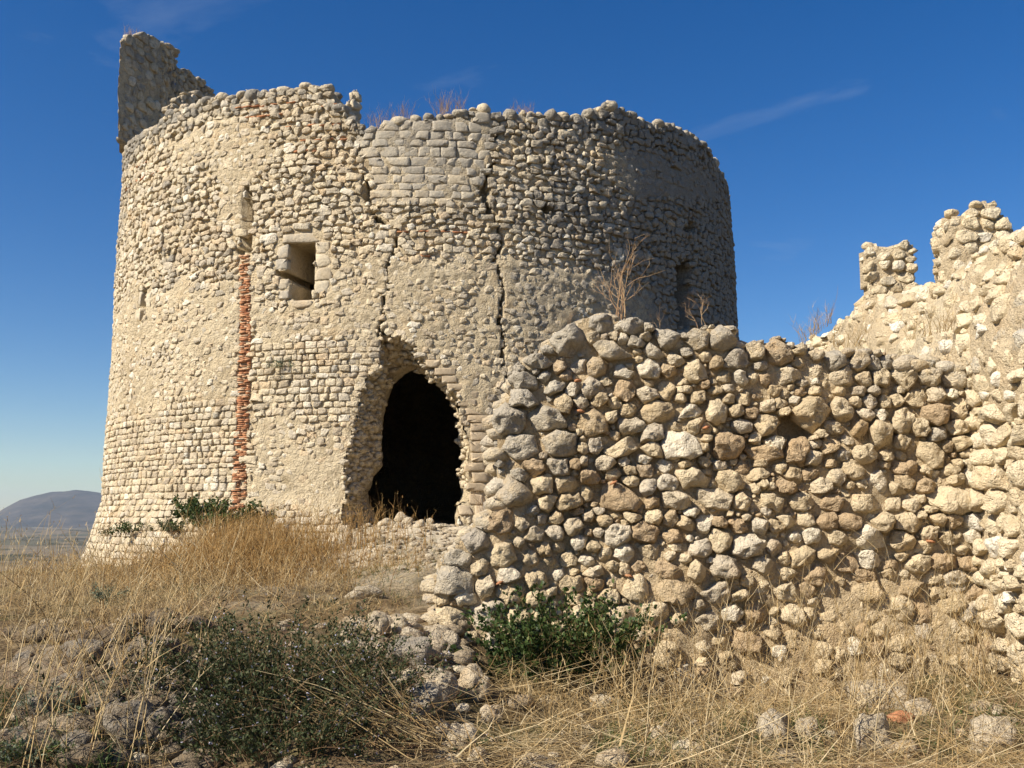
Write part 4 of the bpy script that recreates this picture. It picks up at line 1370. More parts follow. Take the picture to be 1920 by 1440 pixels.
# ------------------------------------------------------------------ high fragments standing on the tower
def face_masonry(parent, A, B, zb, top_f, seed, mat_core, mat_stone, patina, back, style='R', singles=40, size=(.16, .36), row=(.13, .2), core_off=-.05, backvec=None, head=1.0, edge=0):
    """a wall face between plan points A and B (face on the right of A->B), from zb up to top_f(0..1)"""
    rng = np.random.default_rng(seed)
    A = np.array(A, float); B = np.array(B, float)
    e = B - A; L = np.linalg.norm(e); e /= L
    nr = np.array([e[1], -e[0]])
    def surf(u, v):
        w = .05 * n2(u, v, 1.1, seed + 3, 2)
        z0 = 0 * u
        pos = np.stack([A[0] + e[0] * u + nr[0] * w, A[1] + e[1] * u + nr[1] * w, v + z0], -1)
        return pos, np.stack([nr[0] + z0, nr[1] + z0, z0], -1)
    res = .02
    zmax = max(top_f(f) for f in np.linspace(0, 1, 30)) + .1
    W = max(4, int(L / res)); H = int((zmax - zb) / res)
    V_, U_ = np.mgrid[0:H, 0:W]
    U_ = U_ * res; V_ = zb + V_ * res
    tp = np.array([top_f(f) for f in U_[0] / L]) + .07 * n2(U_[0], 0 * U_[0], 4.0, seed + 6, 2)
    mask = (V_ < tp[None]) & (U_ > .03 + .03 * n2(U_, V_, 5, seed + 7, 2)) & (V_ > zb + .12 * (n2(U_, 0 * V_, 3, seed + 4, 2) + .6))
    seeds = []
    v = zb
    while v < zmax:
        h = rng.uniform(*row); u = -.1
        while u < L:
            w = rng.uniform(*size)
            seeds.append((u + w / 2, v + h / 2 + rng.normal(0, .02), w / 2, h / 2 * rng.uniform(.85, 1.1), rng.normal(0, .08), 2.8))
            u += w
        v += h
    seeds = np.array(seeds)
    keep, radii, best, lab = pack(seeds, mask, 0, zb, res, 16, lim=1.15, gap=.004, seed=seed, wob=.22)
    if edge: 
        ok_ = seeds[keep][:, 0] > edge
        keep, radii = keep[ok_], radii[ok_]
    if len(keep):
        S = seeds[keep]; n = len(S); rm = radii.mean(1)
        flat = style == 'P'
        hgt = np.clip(rm * rng.uniform(.3, .7, n), .012, .07) * {'P': .45, 'Q': .55}.get(style, 1)
        Vs, q, t = stone_geo(S[:, 0], S[:, 1], radii, surf, hgt, rng.normal(-.03 if flat else -.02, .015, n), rng.uniform(.4, 1, n), rng.uniform(.15, .25, n), tilt=.2, back=.12, seed=seed, facets=5, rings=[0, 2, 3, 4, 5, 6])
        emit_stones(parent, Vs, q, t, np.argsort(-rm), singles, mat_stone, np.clip(rng.normal(.5, .25, n), 0, 1), np.clip(patina + rng.normal(0, .12, n), 0, 1), 'stone', 'small_stones')
    Uc, Vc = U_[::2, ::2], V_[::2, ::2]
    off = (-.018 if style == 'P' else core_off) + .018 * n2(Uc, Vc, 2, seed + 8, 2) + .016 * n2(Uc, Vc, 9, seed + 9, 3)
    Vm, Qm, src = grid_core(Uc, Vc, mask[::2, ::2], surf, off, back, None, backvec)
    uu, vv = Uc.ravel()[src], Vc.ravel()[src]
    part('mortar_core', Vm, Qm, None, mat_core, parent, {'tint': np.clip(.5 + .4 * n2(uu, vv, 1.2, seed + 2, 3), 0, 1), 'patina': np.full(len(uu), patina)})
    # loose stones along the head, through the thickness
    vs_, ts_, tn, k = [], [], [], 0
    for f in np.arange(.10, .92, .12 / L):
        for d in np.arange(.06, back, .16):
            if rng.random() < .35: continue
            sz = rng.uniform(.045, .12) * head
            Vr, T = rock_mesh(rng, 2)
            c2 = A + e * (f * L) + (-nr * d if backvec is None else np.array(backvec)[:2] * d / back) + rng.normal(0, .02, 2)
            vs_.append(Vr * np.array([sz * 1.2, sz * 1.2, sz * .75]) + np.array([c2[0], c2[1], top_f(f) - .05 + rng.normal(0, .03)]))
            ts_.append(T + k); k += len(Vr); tn.append(np.full(len(Vr), rng.uniform(.2, 1)))
    part('head_stones', np.concatenate(vs_), None, np.concatenate(ts_), mat_stone, parent, {'tint': np.concatenate(tn), 'patina': np.full(k, patina)}, kind='stuff')

def tw(px, dist, py=200.0):
    d = ray(px, py); h = math.hypot(d[0], d[1])
    return np.array([d[0], d[1]]) / h * dist

def z_at(px, py, dist):
    d = ray(px, py)
    return EYE + d[2] * dist / math.hypot(d[0], d[1])

def interp_f(pts):
    xs = [p[0] for p in pts]; ys = [p[1] for p in pts]
    return lambda f: float(np.interp(f, xs, ys))

def build_fragments():
    def sub(name, c):
        e = bpy.data.objects.new(name, None); COL.objects.link(e)
        e.parent = tower; e.location = np.array([c[0], c[1], 10.8]) - np.array(tower.location); e.empty_display_size = .2
        return e
    # tall stump on the left rim: its flat face is turned away from the sun, the broken head falls to the right
    A, B, C, D = tw(221, 24.3), tw(300, 25.6), tw(326, 27.6), tw(403, 29.6)
    m = sub('high_stump', A)
    face_masonry(m, A, B, z_at(221, 264, 24.3), interp_f([(0, z_at(221, 78, 24.3)), (.15, z_at(232, 64, 24.5)), (.5, z_at(262, 60, 25)), (1, z_at(300, 76, 25.6))]), 301, M['tower_plaster'], M['tower_stone'], .40, 1.0, 'Q', 60, (.18, .5), (.15, .27), core_off=-.022, backvec=(-.36, .93, 0), edge=.16)
    face_masonry(m, B, C, z_at(300, 250, 25.6), interp_f([(0, z_at(300, 74, 25.6)), (.8, z_at(321, 84, 27.0)), (1, z_at(326, 112, 27.6))]), 305, M['tower_plaster'], M['tower_stone'], .45, .9, 'R', 40, backvec=(-.36, .84, 0))
    face_masonry(m, C, D, z_at(326, 240, 27.6), interp_f([(0, z_at(326, 112, 27.6)), (.12, z_at(334, 128, 27.8)), (.3, z_at(347, 132, 28.3)), (.42, z_at(356, 146, 28.5)), (.7, z_at(380, 150, 29)), (.8, z_at(388, 164, 29.2)), (1, z_at(403, 174, 29.6))]), 309, M['tower_plaster'], M['tower_stone'], .45, .8, 'R', 40, backvec=(-.30, .75, 0))
    a, b, c = tw(314, 21.6), tw(356, 21.9), tw(398, 22.6)
    m = sub('rim_stub', a)
    face_masonry(m, a, c, z_at(314, 240, 21.6), interp_f([(0, z_at(314, 206, 21.6)), (.25, z_at(330, 178, 21.7)), (.5, z_at(352, 161, 21.9)), (.75, z_at(378, 168, 22.3)), (1, z_at(398, 192, 22.6))]), 313, M['tower_plaster'], M['tower_stone'], .42, .6, 'R', 40, (.12, .3), (.10, .17), backvec=(-.18, .55, 0))
    a, b = tw(641, 19.6), tw(679, 20.0)
    m = sub('rim_pier', a)
    face_masonry(m, a, b, z_at(641, 250, 19.6), interp_f([(0, z_at(641, 196, 19.6)), (.45, z_at(656, 186, 19.8)), (.55, z_at(662, 172, 19.9)), (1, z_at(679, 170, 20.0))]), 317, M['ashlar'], M['ashlar'], .45, .5, 'R', 30, (.2, .42), (.16, .24), backvec=(-.1, .5, 0), head=.6)
build_fragments()
print('masonry done', len(bpy.data.objects))

def build_merlons():
    def sub(name, c):
        e = bpy.data.objects.new(name, None); COL.objects.link(e)
        e.parent = curtain; e.location = np.array(c) - np.array(curtain.location); e.empty_display_size = .2
        return e
    kw = dict(mat_core=M['curtain_mortar'], mat_stone=M['curtain_stone'], patina=.2, style='R', size=(.10, .28), row=(.08, .15), core_off=-.032, head=.6)
    # far merlon: left face and the end towards the camera
    a, b, c = (4.66, 12.60), (4.40, 11.75), (5.0, 11.70)
    m = sub('merlon', (4.6, 12.0, 4.1))
    face_masonry(m, a, (b[0] + .02, b[1] + .14), 3.9, interp_f([(0, 4.98), (.5, 4.95), (1, 4.99)]), 401, back=.45, singles=60, **kw)
    face_masonry(m, b, c, 3.9, interp_f([(0, 4.98), (.3, 4.93), (.5, 4.86), (.75, 4.97), (1, 4.92)]), 403, back=.5, singles=60, **kw)
    a, b, c = (4.80, 10.75), (4.52, 9.90), (5.24, 9.80)
    m = sub('merlon', (4.8, 10.1, 4.1))
    face_masonry(m, a, (b[0] + .02, b[1] + .14), 3.8, interp_f([(0, 4.78), (1, 4.74)]), 405, back=.5, singles=60, **kw)
    face_masonry(m, b, c, 3.8, interp_f([(0, 4.74), (.22, 4.76), (.3, 4.83), (.6, 4.90), (.75, 4.78), (1, 4.50)]), 407, back=.6, singles=60, **kw)
build_merlons()

# ------------------------------------------------------------------ loose rocks
def ground_hit(px, py):
    d = ray(np.float64(px), np.float64(py))
    t = np.arange(3.0, 45.0, .03)
    P = np.array([0, 0, EYE]) + d[None] * t[:, None]
    g = ground_z(P[:, 0], P[:, 1])
    k = np.nonzero(P[:, 2] < g)[0]
    return P[k[0]] if len(k) else P[-1]

ROCK_RNG = np.random.default_rng(77)
def rock(px, py, w, h, label, group, patina=.3, tint=.5, sub=4, cat='rock', sink=.0):
    """a rock lying on the ground, its foot seen at px, py + h/2"""
    rng = ROCK_RNG
    P = ground_hit(px, py + h * .38)
    k = P[1] / FPX
    a, b = w * k / 2, h * k / 2
    V, T = rock_mesh(rng, sub, rough=.22, facets=9)
    V = V * np.array([a * 1.1, max(a * .8, b), b * 1.25])
    me = mesh_np('rock', V, None, T, M['rock'], {'tint': np.clip(tint + .15 * fbm(V * 8, 2, 3), 0, 1), 'patina': np.full(len(V), patina)})
    o = add('rock', me, None, (P[0], P[1] + max(a * .8, b) * .3, P[2] + b * (.62 - sink)))
    o.rotation_euler = (0, 0, rng.normal(0, .25))
    return tag(o, label, cat, group)

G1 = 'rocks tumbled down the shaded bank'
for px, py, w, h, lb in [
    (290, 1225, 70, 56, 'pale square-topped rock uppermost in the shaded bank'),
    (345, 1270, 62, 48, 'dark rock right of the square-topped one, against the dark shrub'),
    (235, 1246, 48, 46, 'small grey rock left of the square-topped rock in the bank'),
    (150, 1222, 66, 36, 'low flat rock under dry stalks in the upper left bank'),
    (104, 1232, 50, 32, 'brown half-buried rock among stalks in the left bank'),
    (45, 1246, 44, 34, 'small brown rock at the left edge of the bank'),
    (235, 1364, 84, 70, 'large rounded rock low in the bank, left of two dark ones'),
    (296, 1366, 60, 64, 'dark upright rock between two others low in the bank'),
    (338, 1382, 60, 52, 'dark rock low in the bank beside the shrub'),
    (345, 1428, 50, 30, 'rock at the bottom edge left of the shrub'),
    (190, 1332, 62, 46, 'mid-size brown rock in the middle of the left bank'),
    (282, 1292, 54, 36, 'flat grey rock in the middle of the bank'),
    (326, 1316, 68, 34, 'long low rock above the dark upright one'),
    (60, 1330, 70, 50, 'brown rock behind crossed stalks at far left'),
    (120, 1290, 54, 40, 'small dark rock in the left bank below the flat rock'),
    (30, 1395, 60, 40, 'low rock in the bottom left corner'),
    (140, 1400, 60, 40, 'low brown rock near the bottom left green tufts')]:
    rock(px, py, w * 1.15, h * 1.15, lb, G1, patina=.5, tint=.0, sink=.0)  # lowest tint: the bank's shade is put into the rock colour
G2 = 'stones fallen at the broken end of the rubble wall'
for px, py, w, h, lb, pt in [
    (705, 1178, 40, 50, 'pale upright stone standing furthest left of the wall end', .15),
    (744, 1173, 44, 28, 'pale round stone beside the upright one at the wall end', .1),
    (768, 1222, 84, 62, 'grey boulder between the shrub and the broken wall end', .6),
    (800, 1272, 58, 48, 'brown stone below the grey boulder at the wall foot', .4),
    (828, 1200, 50, 36, 'cream stone at the toe of the broken wall end', .1),
    (832, 1290, 46, 46, 'dull stone low at the wall foot, right of the brown one', .4),
    (795, 1318, 56, 60, 'dark flat-faced stone right of the shrub', .6),
    (862, 1386, 60, 52, 'knobbly sunlit stone at the bottom, right of the shrub', .35),
    (830, 1374, 34, 28, 'small grey stone left of the knobbly one', .5),
    (895, 1420, 34, 28, 'small pale stone at the bottom edge near the centre', .2),
    (888, 1285, 62, 58, 'rounded cream stone under the wall end', .1),
    (920, 1340, 46, 34, 'cream stone under the caper plant', .1)]:
    rock(px, py, w, h, lb, G2, patina=pt, tint=.75)
G3 = 'grey limestone lumps in the right foreground'
for px, py, w, h, lb in [
    (1458, 1368, 62, 62, 'pale grey split boulder in the right foreground straw'),
    (1519, 1370, 44, 50, 'smaller grey boulder right of the split one'),
    (1655, 1300, 112, 66, 'broad grey boulder under the straw before the wall corner'),
    (1645, 1375, 82, 80, 'white-topped boulder at the lower right'),
    (1870, 1378, 84, 78, 'grey boulder at the right edge of the foreground'),
    (1735, 1325, 60, 40, 'low grey rock between the broad boulder and the right edge'),
    (1003, 1430, 72, 30, 'flat pale rock at the bottom edge below the caper plant')]:
    rock(px, py, w * 1.1, h, lb, G3, patina=.4, tint=.7, sink=.30)
tag(rock(1692, 1346, 44, 22, 'reddish stone in the straw before the wall corner', G3, patina=0, tint=.1), cat='rock').data.materials[0] = M['brick']
G4 = 'rubble lying on the threshold of the breach'
for px, py, w, h, lb in [
    (722, 980, 34, 16, 'dark block at the left foot of the breach'), (750, 970, 24, 18, 'grey stone next to the dark block in the breach'),
    (764, 977, 20, 15, 'pale stone in the breach right of the grey one'), (747, 987, 18, 12, 'small pale stone in front of the breach'),
    (788, 982, 18, 14, 'round pale stone in the middle of the threshold'), (806, 977, 14, 10, 'little stone right of the round pale one'),
    (828, 987, 36, 11, 'flat slab on the threshold'), (866, 974, 30, 16, 'pale block at the right foot of the breach'),
    (864, 992, 42, 13, 'long pale slab below the right foot of the breach'), (754, 1008, 22, 9, 'small flat stone on the path to the breach'),
    (725, 1030, 18, 10, 'lone stone on the slope below the breach'), (688, 1108, 46, 24, 'cluster-topping pale stone above the shrub'), (664, 1118, 34, 18, 'low pale stone above the shrub'),
    (812, 1060, 16, 9, 'tiny stone on the slope beside the wall end')]:
    rock(px, py, w, h, lb, G4, patina=.08, tint=.85, sub=3)

def pebbles():
    rng = np.random.default_rng(88)
    vs_, ts_, tn, k = [], [], [], 0
    def put(x, y, sz):
        nonlocal k
        V, T = rock_mesh(rng, 1 if sz < .05 else (2 if sz < .12 else 3))
        z = float(ground_z(np.array([x]), np.array([y]))[0])
        V = V * np.array([sz * 1.2, sz, sz * .7]) + np.array([x, y, z + sz * .2])
        vs_.append(V); ts_.append(T + k); k += len(V); tn.append(np.full(len(V), rng.uniform(.3, 1)))
    for _ in range(1000):
        put(rng.normal(-1.55, .95), rng.uniform(11.5, 18.0), rng.uniform(.015, .07) * rng.uniform(.5, 1.2))
    for _ in range(200):
        put(rng.uniform(-.5, 4.1), rng.uniform(5.8, 8.7), rng.uniform(.012, .05) * (2.2 if rng.random() < .2 else 1))
    for _ in range(120):
        x = rng.uniform(0, 1); y = rng.uniform(7.0, 9.2)
        put(-1.35 + x * 1.0 + (y - 8) * -.1, y, rng.uniform(.03, .12))
    for _ in range(150):
        put(rng.uniform(-4.2, -.3), rng.uniform(5.8, 9.0), rng.uniform(.015, .06))
    nb = len(vs_)
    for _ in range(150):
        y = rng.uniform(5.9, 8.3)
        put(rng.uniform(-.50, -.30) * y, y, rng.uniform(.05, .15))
        tn[-1] = np.full(len(vs_[-1]), rng.uniform(0, .25))  # darker tint stands in for shade on the left bank
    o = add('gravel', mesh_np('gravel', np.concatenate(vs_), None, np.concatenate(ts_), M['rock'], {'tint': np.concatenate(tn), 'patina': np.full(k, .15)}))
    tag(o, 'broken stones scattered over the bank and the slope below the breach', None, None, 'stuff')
pebbles()

# ------------------------------------------------------------------ vegetation
def stems_mesh(base, h, lean, az, droop, width, seg, tint, sides=3, kink=.0, rng=None):
    """tapered stems, all at once; returns V, quads, tint and the centre line"""
    N_ = len(base)
    t = np.linspace(0, 1, seg + 1)
    ca, sa = np.cos(az), np.sin(az)
    hor = h[:, None] * (np.sin(lean)[:, None] * t + droop[:, None] * t ** 2)
    ver = h[:, None] * (np.cos(lean)[:, None] * t - .45 * droop[:, None] * np.sign(np.cos(lean))[:, None] * t ** 2.4)
    C = np.stack([base[:, 0:1] + ca[:, None] * hor, base[:, 1:2] + sa[:, None] * hor, base[:, 2:3] + ver], -1)
    if kink and rng is not None:
        C[:, 1:, :2] += np.cumsum(rng.normal(0, kink, (N_, seg, 2)) * h[:, None, None], 1)
    w = width[:, None] * (1 - .75 * t)
    if sides == 2:
        ph = rng.uniform(0, math.pi, N_)
        S = np.stack([np.cos(ph), np.sin(ph), 0 * ph], -1)[:, None, :] * w[..., None]
        R_ = np.stack([C - S, C + S], 2)
    else:
        T_ = C[:, -1] - C[:, 0]
        T_ /= np.linalg.norm(T_, axis=1, keepdims=True) + 1e-9
        ref = np.where(np.abs(T_[:, 2:3]) > .8, np.array([[1., 0, 0]]), np.array([[0, 0, 1.]]))
        A = np.cross(T_, ref); A /= np.linalg.norm(A, axis=1, keepdims=True)
        B = np.cross(T_, A)
        R_ = np.stack([C + (A * math.cos(a) + B * math.sin(a))[:, None, :] * w[..., None] for a in (0, 2.094, 4.189)], 2)
    V = R_.reshape(-1, 3)
    k = R_.shape[2]
    I = np.arange(N_ * (seg + 1) * k).reshape(N_, seg + 1, k)
    if k == 2:
        Q = np.stack([I[:, :-1, 0], I[:, :-1, 1], I[:, 1:, 1], I[:, 1:, 0]], -1).reshape(-1, 4)
    else:
        J = np.roll(I, -1, 2)
        Q = np.stack([I[:, :-1], J[:, :-1], J[:, 1:], I[:, 1:]], -1).reshape(-1, 4)
    return V, Q, np.repeat(tint, (seg + 1) * k), C

class Acc:
    def __init__(s): s.V, s.Q, s.T, s.n = [], [], [], 0
    def add(s, V, Q, T):
        s.V.append(V); s.Q.append(Q + s.n); s.T.append(T); s.n += len(V)
    def mesh(s, name, mat, origin=(0, 0, 0)):
        return mesh_np(name, np.concatenate(s.V) - np.array(origin), np.concatenate(s.Q), None, mat, {'tint': np.concatenate(s.T)})

def stand(acc, rng, n, sampler, hlo, hhi, wlo, whi, lean=.18, droop=.15, twigs=3, wind=0.3, seg=5, tmean=.5):
    """a stand of dry weeds: n stalks with fine side twigs in their upper half"""
    xy = sampler(n)
    n = len(xy)
    wlo, whi = wlo * 1.2, whi * 1.25
    z = ground_z(xy[:, 0], xy[:, 1])
    base = np.stack([xy[:, 0], xy[:, 1], z - .03], -1)
    h = rng.uniform(hlo, hhi, n) * rng.uniform(.7, 1.0, n)
    az = rng.uniform(0, 6.283, n)
    V, Q, T, C = stems_mesh(base, h, np.abs(rng.normal(0, lean, n)), az, rng.uniform(0, droop, n), rng.uniform(wlo, whi, n) * .5, seg, np.clip(rng.normal(tmean, .30, n), 0, 1), 3, .014, rng)
    acc.add(V, Q, T)
    if twigs:
        m = n * twigs
        who = np.repeat(np.arange(n), twigs)
        tt = rng.uniform(.4, .98, m) * seg
        k = np.minimum(tt.astype(int), seg - 1); f = (tt - k)[:, None]
        b = C[who, k] * (1 - f) + C[who, k + 1] * f
        hh = h[who] * rng.uniform(.10, .32, m)
        V, Q, T, C2 = stems_mesh(b, hh, rng.uniform(.3, .95, m), rng.uniform(0, 6.283, m), rng.uniform(-.2, .3, m), rng.uniform(wlo, whi, m) * .32, 3, np.clip(rng.normal(tmean + .1, .22, m), 0, 1), 2, .03, rng)
        acc.add(V, Q, T)
        # seed heads at twig ends
        m2 = m
        b = C2[:, -1]
        V, Q, T, _ = stems_mesh(b, rng.uniform(.015, .05, m2), rng.uniform(0, 1.2, m2), rng.uniform(0, 6.283, m2), rng.uniform(0, .2, m2), rng.uniform(.0025, .0055, m2), 1, np.clip(rng.normal(tmean - .1, .2, m2), 0, 1), 2, 0, rng)
        acc.add(V, Q, T)

def litter(acc, rng, n, sampler, llo, lhi, wlo, whi, lift=.12, tmean=.6):
    """straw lying about on the ground"""
    xy = sampler(n); n = len(xy)
    z = ground_z(xy[:, 0], xy[:, 1])
    base = np.stack([xy[:, 0], xy[:, 1], z + np.abs(rng.normal(.0, lift, n)) * .6], -1)
    V, Q, T, C = stems_mesh(base, rng.uniform(llo, lhi, n), rng.normal(1.50, .16, n), rng.uniform(0, 6.283, n), rng.uniform(-.12, .12, n), rng.uniform(wlo, whi, n) * .5, 3, np.clip(rng.normal(tmean, .25, n), 0, 1), 2, .03, rng)
    acc.add(V, Q, T)

def tufts(acc, rng, n, sampler, hlo, hhi, w, tmean=.5, lean=.5):
    xy = sampler(n); n = len(xy)
    z = ground_z(xy[:, 0], xy[:, 1])
    base = np.stack([xy[:, 0], xy[:, 1], z - .01], -1)
    V, Q, T, C = stems_mesh(base, rng.uniform(hlo, hhi, n), np.abs(rng.normal(0, lean, n)), rng.uniform(0, 6.283, n), rng.uniform(.0, .4, n), np.full(n, w) * rng.uniform(.6, 1.2, n), 3, np.clip(rng.normal(tmean, .25, n), 0, 1), 2, .02, rng)
    acc.add(V, Q, T)

def px_sampler(rng, poly_px, Ymin, Ymax, clump=0.0, seed=0):
    """ground points inside a patch of the site given by its corners (x as a share of distance)"""
    def f(n):
        out = []
        while sum(map(len, out)) < n:
            Y = rng.uniform(Ymin, Ymax, n * 2)
            fr = (Y - Ymin) / (Ymax - Ymin)
            lo = poly_px[0][0] + (poly_px[1][0] - poly_px[0][0]) * fr
            hi = poly_px[0][1] + (poly_px[1][1] - poly_px[0][1]) * fr
            X = (rng.uniform(0, 1, n * 2) * (hi - lo) + lo)
            keep = np.ones(n * 2, bool)
            if clump:
                keep = n2(X, Y, 1.3, 500 + seed, 2) + rng.normal(0, .25, n * 2) > clump - .5
            out.append(np.stack([X, Y], -1)[keep])
        return np.concatenate(out)[:n]
    return f

def avoid(f, spots):
    def g(n):
        P = f(n)
        ok = np.ones(len(P), bool)
        for x, y, rx, ry in spots:
            ok &= ((P[:, 0] - x) / rx) ** 2 + ((P[:, 1] - y) / ry) ** 2 > 1
        return P[ok]
    return g
SHRUB = [(-1.55, 6.65, .65, .7), (-1.35, 6.1, .55, .5)]

def outside_tower(f):
    def g(n):
        P = f(n)
        d = np.hypot(P[:, 0] - TC[0], P[:, 1] - TC[1])
        return P[d > R0 + .45]
    return g

vr = np.random.default_rng(99)
# golden stand below the brick strip
a = Acc()
def blob_sampler(rng, cx, cy, sx, sy):
    def f(n):
        X = rng.normal(cx, sx, n * 2); Y = rng.normal(cy, sy, n * 2)
        k = n2(X, Y, 1.5, 540, 2) + rng.normal(0, .2, n * 2) > -.05
        return np.stack([X, Y], -1)[k]
    return f
stand(a, vr, 1500, outside_tower(blob_sampler(vr, -3.45, 13.2, .75, 1.3)), .35, .75, .004, .010, .16, .2, 3, tmean=.5)
stand(a, vr, 700, outside_tower(blob_sampler(vr, -3.2, 13.6, .55, 1.0)), .55, .9, .004, .010, .12, .15, 3, tmean=.5)
stand(a, vr, 500, outside_tower(blob_sampler(vr, -2.3, 12.6, .45, .9)), .2, .6, .004, .009, .3, .3, 3, tmean=.45)
stand(a, vr, 600, outside_tower(blob_sampler(vr, -5.6, 14.2, .9, 1.2)), .12, .42, .004, .009, .2, .3, 3, tmean=.6)
tag(add('golden_weeds', a.mesh('golden_weeds', M['golden'])), 'dense golden stand of dry weeds at the foot of the tower', None, None, 'stuff')
# paler, looser weeds out to the left
a = Acc()
stand(a, vr, 850, outside_tower(px_sampler(vr, [(-5.3, -2.6), (-11.5, -4.8)], 8.8, 18.0, .5, 3)), .12, .38, .003, .008, .4, .4, 3, tmean=.72)
stand(a, vr, 70, px_sampler(vr, [(-5.0, -2.7), (-6.8, -3.6)], 8.6, 11.5, .4, 4), .5, 1.15, .004, .009, .25, .3, 6, tmean=.8)
litter(a, vr, 1600, outside_tower(px_sampler(vr, [(-5.3, -2.6), (-11.5, -4.8)], 8.6, 17.0)), .15, .6, .003, .008, .16, .65)
tag(add('pale_weeds', a.mesh('pale_weeds', M['straw'])), 'loose pale dry weeds left of the tower', None, None, 'stuff')
# thatch over the plateau between bank and tower
a = Acc()
stand(a, vr, 480, px_sampler(vr, [(-4.6, -1.4), (-5.2, -1.8)], 8.6, 11.5, .5, 5), .2, .6, .003, .008, .5, .5, 3, tmean=.5)
litter(a, vr, 5200, px_sampler(vr, [(-4.8, -.6), (-6.5, -1.3)], 8.3, 13.5, .35, 25), .12, .7, .003, .009, .13, .6)
litter(a, vr, 1300, px_sampler(vr, [(-1.6, -.1), (-3.2, .5)], 9.5, 16.8, .45, 26), .08, .35, .003, .006, .05, .5)
tufts(a, vr, 1800, px_sampler(vr, [(-1.9, -.3), (-3.4, .3)], 9.3, 15.5, .55, 6), .05, .20, .003, .40)
tag(add('dry_thatch', a.mesh('dry_thatch', M['straw'])), 'trampled dry grass and straw on the slope before the tower', None, None, 'stuff')
a = Acc()
tufts(a, vr, 3000, px_sampler(vr, [(-1.7, -.2), (-2.6, .3)], 9.2, 15.5, .62, 7), .04, .13, .003, .6, .7)
tufts(a, vr, 2600, px_sampler(vr, [(.5, 2.1), (.9, 2.4)], 6.3, 8.6, .5, 8), .04, .18, .004, .7, .7)
tufts(a, vr, 1300, px_sampler(vr, [(2.2, 3.4), (2.8, 4.0)], 5.8, 8.4, .6, 9), .04, .13, .004, .7, .7)
tufts(a, vr, 900, px_sampler(vr, [(-3.4, -2.1), (-3.8, -2.4)], 5.4, 6.6, .4, 10), .05, .2, .005, .6, .7)
tag(add('green_grass', a.mesh('green_grass', M['green'])), 'short green grass in patches on the slope and under the wall', None, None, 'stuff')
# the bank: dead stalks, many leaning over the rocks
a = Acc()
stand(a, vr, 170, avoid(px_sampler(vr, [(-3.4, -2.0), (-4.8, -2.6)], 5.6, 8.3, .35, 11), SHRUB), .4, 1.15, .004, .010, .40, .35, 4, tmean=.6)
stand(a, vr, 90, avoid(px_sampler(vr, [(-2.6, -1.0), (-4.8, -1.2)], 6.6, 8.6, .3, 12), SHRUB), .3, .7, .003, .008, .6, .5, 3, tmean=.5)
litter(a, vr, 1000, avoid(px_sampler(vr, [(-3.6, -.4), (-5.0, -.6)], 5.6, 8.5), SHRUB), .1, .7, .003, .009, .12, .5)
tufts(a, vr, 1300, avoid(px_sampler(vr, [(-3.6, -.4), (-5.0, -.6)], 5.6, 8.6, .5, 13), SHRUB), .05, .2, .003, .4, .8)
tag(add('bank_stalks', a.mesh('bank_stalks', M['straw'])), 'dead stalks leaning over the rocky bank at lower left', None, None, 'stuff')
# straw all over the right foreground
a = Acc()
litter(a, vr, 4200, px_sampler(vr, [(-.4, 3.6), (-.3, 4.2)], 5.4, 8.75, .35, 24), .15, .95, .003, .010, .12, .68)
litter(a, vr, 900, px_sampler(vr, [(-.4, 3.6), (-.3, 4.2)], 5.4, 8.0), .4, 1.2, .006, .014, .22, .85)
tufts(a, vr, 2300, px_sampler(vr, [(-.4, 3.6), (.0, 4.2)], 5.4, 8.8, .55, 14), .06, .26, .003, .55, .9)
stand(a, vr, 260, px_sampler(vr, [(.4, 3.5), (.9, 4.15)], 5.8, 8.6, .4, 15), .35, 1.05, .004, .009, .5, .5, 4, tmean=.65)
stand(a, vr, 120, px_sampler(vr, [(-.1, 1.4), (.5, 1.6)], 6.6, 8.7, .3, 16), .3, .75, .003, .007, .7, .6, 3, tmean=.55)
stand(a, vr, 130, px_sampler(vr, [(1.2, 4.1), (1.2, 4.15)], 8.2, 8.7), .6, 1.4, .003, .006, .2, .3, 7, tmean=.6)
tag(add('straw_litter', a.mesh('straw_litter', M['straw'])), 'tangled fallen straw covering the right foreground', None, None, 'stuff')
a = Acc()
litter(a, vr, 900, px_sampler(vr, [(1.9, 3.5), (2.4, 4.1)], 5.8, 8.0, .4, 30), .1, .5, .002, .006, .12, .35)
litter(a, vr, 2600, avoid(px_sampler(vr, [(-3.4, -.4), (-4.8, -.6)], 5.6, 8.5, .4, 31), SHRUB), .1, .5, .002, .007, .12, .15)  # low-tint twigs added to darken the bank in place of cast shade
tag(add('dead_twigs', a.mesh('dead_twigs', M['twig'])), 'matted dark dead twigs on the bank and between the grey boulders', None, None, 'stuff')

